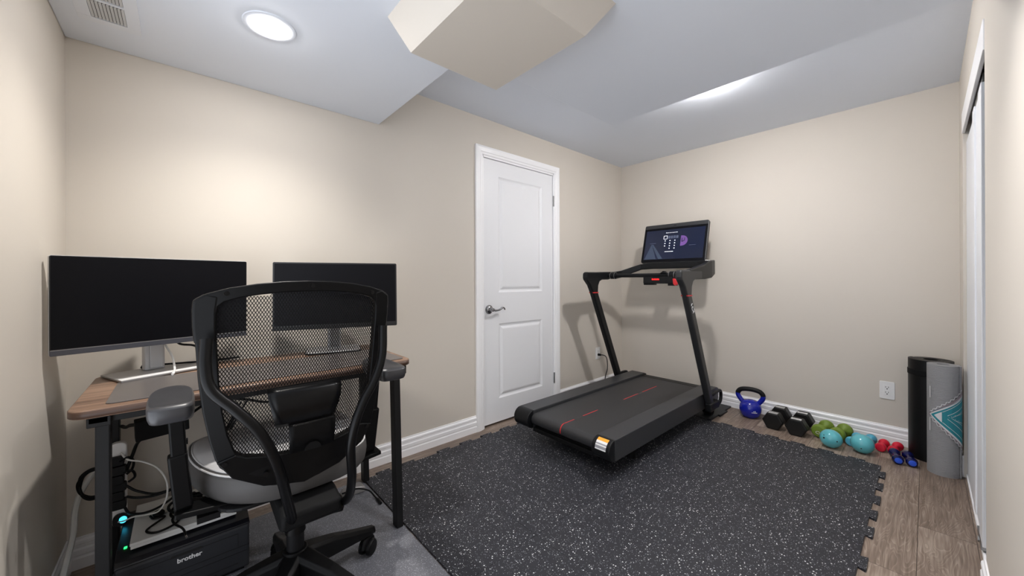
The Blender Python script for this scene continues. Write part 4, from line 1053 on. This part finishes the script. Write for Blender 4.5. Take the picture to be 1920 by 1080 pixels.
def hexbell(near, far, label, s1, s2, boxed):
    a = Vector(near); b = Vector(far); a.z = b.z = 0; d = (b-a).normalized(); sd = Vector((d.y, -d.x, 0))
    R = .0665; h = R*math.cos(PI/6)
    L_ = (b-a).length
    g = thing('hex_dumbbell', label, 'dumbbell', tuple(a+d*L_/2), 'black hex dumbbells')
    F = lambda o, k: (lambda u, v, t: o+d*t+sd*(u*k)+Vector((0, 0, h+v*k)))
    hexp = [(R*math.cos(PI/3*k), R*math.sin(PI/3*k)) for k in range(6)]
    hd = []
    for o, sg in ((a, 1), (b, -1)):
        q = MB(); o2 = o
        t = [-.040, -.034, .034, .040]
        ks = [.90, 1., 1., .90]
        vs = []
        for t_, k in zip(t, ks): vs += [F(o2, k)(u, v, t_) for u, v in hexp]
        # keep the flat bottom on the floor
        fs = [tuple(range(6)), tuple(18+i for i in range(6))]
        for i in range(3):
            for j in range(6): fs.append((i*6+j, i*6+(j+1)%6, (i+1)*6+(j+1)%6, (i+1)*6+j))
        q.add(vs, fs); hd.append(build('head', q, 'hex', g, smooth=False, bevel=.005, seg=2))
    build('handle', MB().tube([a+d*.03+Vector((0,0,h)), a+d*L_*.5+Vector((0,0,h)), b-d*.03+Vector((0,0,h))], [.015, .018, .015], 18), 'chrome', g)
    # printed patches on the top facets
    for o, hh, txt in ((a, hd[0], s1), (b, hd[1], s2)):
        p = MB(); G = lambda u, t: o+sd*u+d*t+Vector((0, 0, 2*h+.0004))
        if boxed:
            p.add([G(-.029, -.033), G(.029, -.033), G(.029, -.002), G(-.029, -.002)], [(0, 1, 2, 3)])
            p.mi = 1
            for k in range(5): p.add([G(-.018+k*.0075, -.022), G(-.013+k*.0075, -.022), G(-.013+k*.0075, -.016), G(-.018+k*.0075, -.016)], [(0, 1, 2, 3)])
            for v in p.v[4:]: v.z += .0004
        else:
            random.seed(11)
            p.add([G(-.028, -.031), G(.028, -.031), G(.028, -.027), G(-.028, -.027)], [(0, 1, 2, 3)])
            for r in range(3):
                for k in range(9):
                    u = -.027+k*.0061; p.add([G(u, -.023+r*.013), G(u+.0042, -.023+r*.013), G(u+.0042, -.014+r*.013), G(u+(.001 if k % 3 else .0), -.014+r*.013)], [(0, 1, 2, 3)])
        build('printed_label', p, ['label', 'slot'], hh, smooth=False, solid=.0003)
hexbell((1.424, 3.246, 0), (1.428, 3.424, 0), 'black rubber hex dumbbell right of the kettlebell, with grey printed text', 0, 0, False)
hexbell((1.565, 3.226, 0), (1.568, 3.404, 0), 'black rubber hex dumbbell beside the green ones, with white label patches', 0, 0, True)

def roundbell(near, far, r, w, hr, ms, label, group, capm=None, flat=0.):
    # soft-headed dumbbell: one moulded body, two swelling heads and a waisted handle
    a = Vector((*near, r)); b = Vector((*far, r)); d = (b-a).normalized()
    g = thing('dumbbell', label, 'dumbbell', tuple(Vector(((a.x+b.x)/2, (a.y+b.y)/2, 0))), group)
    L_ = (b-a).length
    sd = d.cross(Vector((0,0,1))); Mx = frame_m(a, sd, Vector((0,0,1))); # local z = sd x up = -d?
    zax = sd.cross(Vector((0,0,1))); sgn = 1 if zax.dot(d) > 0 else -1
    def head(z0, s):
        p = [(r*.55, -w*.5), (r*.80, -w*.46), (r*.95, -w*.28), (r, 0), (r*.95, w*.25), (r*.80, w*.42), (hr*1.25, w*.62), (hr, w*.85)]
        return [(q, z0+s*z) for q, z in p]
    p1 = head(0, 1); p2 = [(q, L_-(z)) for q, z in reversed(p1)]
    prof = [(.0005, p1[0][1])]+p1+p2+[(.0005, p2[-1][1])]
    prof = [(q, z*sgn) for q, z in prof]
    build('body', MB().lathe(prof, Mx, 28), ms, g)
    if capm:
        for z0, s in ((-w*.5, -1), (L_+w*.5, 1)):
            c = a+d*z0; q = MB().lathe([(.0005, 0), (r*.62, .0), (r*.60, .0022), (r*.45, .0034), (.0005, .0036)], frame_m(c, sd*(s*sgn), Vector((0,0,1))), 24)
            build('end_cap', q, capm, g)
    return g, a, d, sd, L_
g_, a_, d_, sd_, L_ = roundbell((1.678, 3.286), (1.698, 3.418), .045, .050, .015, 'green', 'olive green dumbbell touching the black hex dumbbell', 'olive green dumbbells')
build('size_mark', MB().tube([a_-d_*.0268+sd_*(.012*math.cos(t))+Vector((0,0,.008*math.sin(t)-.006)) for t in [2*PI*k/16 for k in range(17)]], .0012, 6, caps=False), 'label', g_)
roundbell((1.770, 3.306), (1.794, 3.428), .045, .050, .015, 'green', 'olive green dumbbell half hidden behind the left teal ball', 'olive green dumbbells')
roundbell((1.843, 3.272), (1.862, 3.388), .030, .040, .012, 'lblue', 'light blue dumbbell between the two teal balls', 'light blue dumbbells')
roundbell((1.913, 3.302), (1.926, 3.414), .031, .040, .012, 'lblue', 'light blue dumbbell hidden behind the right teal ball', 'light blue dumbbells')
roundbell((1.978, 3.305), (1.988, 3.398), .027, .036, .012, 'redv', 'red dumbbell nearer the teal ball', 'red dumbbells')
roundbell((2.034, 3.305), (2.050, 3.402), .027, .036, .012, 'redv', 'red dumbbell nearer the blue pair and black mat', 'red dumbbells')
roundbell((2.058, 3.158), (2.040, 3.262), .0265, .040, .013, 'navy', 'glossy navy dumbbell with blue end caps, nearer the red pair', 'navy dumbbells', 'bluecap')
roundbell((2.114, 3.172), (2.096, 3.274), .0265, .040, .013, 'navy', 'glossy navy dumbbell with blue end caps, nearer the rolled mats', 'navy dumbbells', 'bluecap')
def ball(x, y, label, marks):
    g = thing('weighted_ball', label, 'ball', (x, y, 0), 'teal weighted balls')
    r = .058
    build('shell', MB().ell((x, y, r*.98), r, r, r*.98, 36, 22), 'teal', g)
    C = Vector((2.171, 0, 1.1)); d0 = (C-Vector((x, y, r))).normalized(); s = d0.cross(Vector((0,0,1))).normalized(); u = s.cross(d0)
    for p, q, k in marks:
        d = (d0-s*p+u*q).normalized(); c = Vector((x, y, r*.98))+d*(r-.0004)
        build('air_plug', MB().cyl(c-d*.001, c+d*.0009, .0045*k, n=14), 'slot', g)
ball(1.757, 3.150, 'teal weighted ball on the floor in front of the green dumbbells', [(-.75, -.1, 1.2), (-.78, .28, .7), (.62, -.25, .9)])
ball(1.902, 3.196, 'teal weighted ball in front of the red dumbbells, right of the other', [(-.1, -.62, .8)])

# ------------------------------------------------------------------ rolled mats
def spiral_roll(c, r, th, turns, z0, z1, sy=1., start=0.):
    out = []; n = int(64*turns)
    for i in range(n+1):
        a = start+2*PI*i/64; rr = r-th*i/64
        out.append((c[0]+rr*math.cos(a), c[1]+rr*sy*math.sin(a), a, rr))
    vs = []; t = th*.90
    for x, y, a, rr in out:
        xi, yi = c[0]+(rr-t)*math.cos(a), c[1]+(rr-t)*sy*math.sin(a)
        vs += [(x, y, z0), (x, y, z1), (xi, yi, z1), (xi, yi, z0)]
    fs = []
    for i in range(n):
        for j in range(4): fs.append((i*4+j, i*4+(j+1)%4, (i+1)*4+(j+1)%4, (i+1)*4+j))
    fs += [(3, 2, 1, 0), tuple(n*4+j for j in range(4))]
    return MB().add(vs, fs)
g = thing('rolled_mat', 'thick black exercise mat rolled up and standing in the corner behind the grey one', 'exercise mat', (2.192, 3.40, 0))
build('roll', spiral_roll((2.192, 3.400), .0985, .013, 4.6, 0, .603, 1., 2.6), 'bmat', g)
sb = MB().tube([(2.192+.0992*math.cos(a), 3.40+.0992*math.sin(a), .525) for a in [2*PI*k/40 for k in range(41)]], .0012, 6, caps=False)
for z in (.515, .535):
    ring_ = MB()
st = MB().lathe([(.0988, .508), (.1002, .509), (.1002, .540), (.0988, .541)], Matrix.Translation((2.192, 3.40, 0)), 48, cap=False); build('strap', st, 'blackmatte', g)

def grey_mat():
    c = (2.236, 3.198); r = .0665
    g = thing('rolled_mat', 'grey yoga mat with teal pattern, rolled up and standing in front of the black one', 'yoga mat', (*c, 0))
    mb = spiral_roll(c, r, .0062, 6.2, 0, .612, 1., -.35)
    view = math.atan2(0-c[1], 2.171-c[0])
    def S(s, z, o): a = view+s/r; return (c[0]+(r+o)*math.cos(a), c[1]+(r+o)*math.sin(a), z)
    def patch(poly, mi, o):
        # poly in (s, z): triangle-fan free subdivision along s so that it hugs the roll
        bm = bmesh.new(); vs = [bm.verts.new((p[0], p[1], 0)) for p in poly]; bm.faces.new(vs)
        lo = min(p[0] for p in poly); hi = max(p[0] for p in poly); k = max(1, int((hi-lo)/.006))
        for i in range(1, k+1):
            x = lo+(hi-lo)*i/(k+1)
            bmesh.ops.bisect_plane(bm, geom=bm.verts[:]+bm.edges[:]+bm.faces[:], plane_co=(x, 0, 0), plane_no=(1, 0, 0))
        bm.verts.index_update()
        mb.mi = mi; mb.add([S(v.co.x, v.co.y, o) for v in bm.verts], [tuple(v.index for v in f.verts) for f in bm.faces]); bm.free()
    def line(a, b, w, mi, o):
        a = Vector(a); b = Vector(b); n = (b-a).normalized(); n = Vector((-n.y, n.x))*w/2
        patch([tuple(a-n), tuple(b-n), tuple(b+n), tuple(a+n)], mi, o)
    A = Vector((-.058, .333)); U = Vector((.064, .470)); D = Vector((.064, .160)) ; E = .094
    # triangle pointing left, opening to the right
    patch([(-.064, .333), (E, .480), (E, .150)], 2, .0008)
    patch([(-.058, .333), (E, .462), (E, .166)], 1, .0011)
    patch([(-.050, .333), (E, .448), (E, .180)], 3, .0014)
    patch([(-.036, .333), (-.006, .359), (-.006, .300)], 1, .0018)
    for k, (a, b) in enumerate((((-.004, .358), (E, .440)), ((-.004, .302), (E, .205)), ((.014, .342), (E, .402)), ((.014, .325), (E, .250)), ((.030, .335), (E, .375)), ((.030, .330), (E, .285)), ((.040, .345), (E, .36)), ((.040, .322), (E, .30)), ((-.044, .350), (E, .455)))):
        line(a, b, .0022 if k < 4 else .0016, 1 if k < 8 else 4, .0018)
    for k in range(9):
        for j, (a, s) in enumerate((((.020, .333), 1), ((.020, .333), -1))):
            p = Vector((.020+k*.008, .333+s*k*.0035+(k % 2)*.004)); patch([(p.x-.0014, p.y), (p.x, p.y+.002), (p.x+.0014, p.y), (p.x, p.y-.002)], 1, .0019)
    # stepped zig-zag borders
    for sgn in (1, -1):
        base0 = Vector((-.056, .333+sgn*.018)); dirv = Vector((.150, sgn*.148)) if sgn > 0 else Vector((.150, -.172))
        n = 9; prev = base0
        for k in range(n):
            q = base0+dirv*((k+1)/n); mid = Vector((q.x-.004, prev.y+sgn*.002)) if k % 1 == 0 else q
            line(prev, mid, .0026, 1, .0012); line(mid, (q.x, q.y), .0026, 1, .0012)
            t = base0+dirv*((k+.55)/n)-Vector((0, sgn*.010)); patch([(t.x-.0045, t.y-.003), (t.x+.0045, t.y), (t.x-.0015, t.y+.0045)], 1, .0012)
            prev = q
    line((-.0545, .425), (-.0545, .490), .0042, 1, .0012); line((-.0555, .240), (-.0555, .312), .0042, 1, .0012)
    build('roll', mb, ['gmat', 'gmatlight', 'gmattaupe', 'gmatteal', 'gmatteald'], g, smooth=False)
grey_mat()

# ------------------------------------------------------------------ camera, world, colour
def camera():
    f, yaw, roll, sy = 694.632, .8405, -.0038, -16.3066
    fw = Vector((-math.sin(yaw), math.cos(yaw), 0)); r = Vector((math.cos(yaw), math.sin(yaw), 0)); u = Vector((0, 0, 1))
    r2 = r*math.cos(roll)+u*math.sin(roll); u2 = -r*math.sin(roll)+u*math.cos(roll)
    cd = bpy.data.cameras.new('camera'); cd.sensor_width = 36; cd.sensor_fit = 'HORIZONTAL'; cd.lens = f/1920*36; cd.shift_y = sy/1920; cd.clip_start = .02
    o = bpy.data.objects.new('camera', cd); COL.objects.link(o)
    m = Matrix((r2, u2, -fw)).transposed().to_4x4(); m.translation = (2.171, 0, 1.10); o.matrix_world = m
    SC.camera = o
camera()
wd_ = bpy.data.worlds.new('world'); SC.world = wd_; wd_.use_nodes = True
# added fill through the wall opening: stronger from below for the ceilings, dimmer above
nt = wd_.node_tree; bg = nt.nodes['Background']
tcw = nt.nodes.new('ShaderNodeTexCoord'); spw = nt.nodes.new('ShaderNodeSeparateXYZ'); nt.links.new(tcw.outputs['Generated'], spw.inputs[0])
mrw = nt.nodes.new('ShaderNodeMapRange'); mrw.inputs['From Min'].default_value = -.25; mrw.inputs['From Max'].default_value = .25
mrw.inputs['To Min'].default_value = 1.9; mrw.inputs['To Max'].default_value = .9
nt.links.new(spw.outputs['Z'], mrw.inputs['Value']); nt.links.new(mrw.outputs['Result'], bg.inputs['Strength'])
bg.inputs['Color'].default_value = (.93, .98, 1.06, 1)
SC.view_settings.view_transform = 'Standard'; SC.view_settings.look = 'None'; SC.view_settings.gamma = 1.; SC.view_settings.use_curve_mapping = False
SC.view_settings.exposure = .74
SC.cycles.max_bounces = 12; SC.cycles.diffuse_bounces = 8; SC.cycles.sample_clamp_indirect = 6.; SC.cycles.use_denoising = True
SC.cycles.caustics_reflective = False; SC.cycles.caustics_refractive = False
for o in list(bpy.data.objects):
    if '_org' in o: del o['_org']
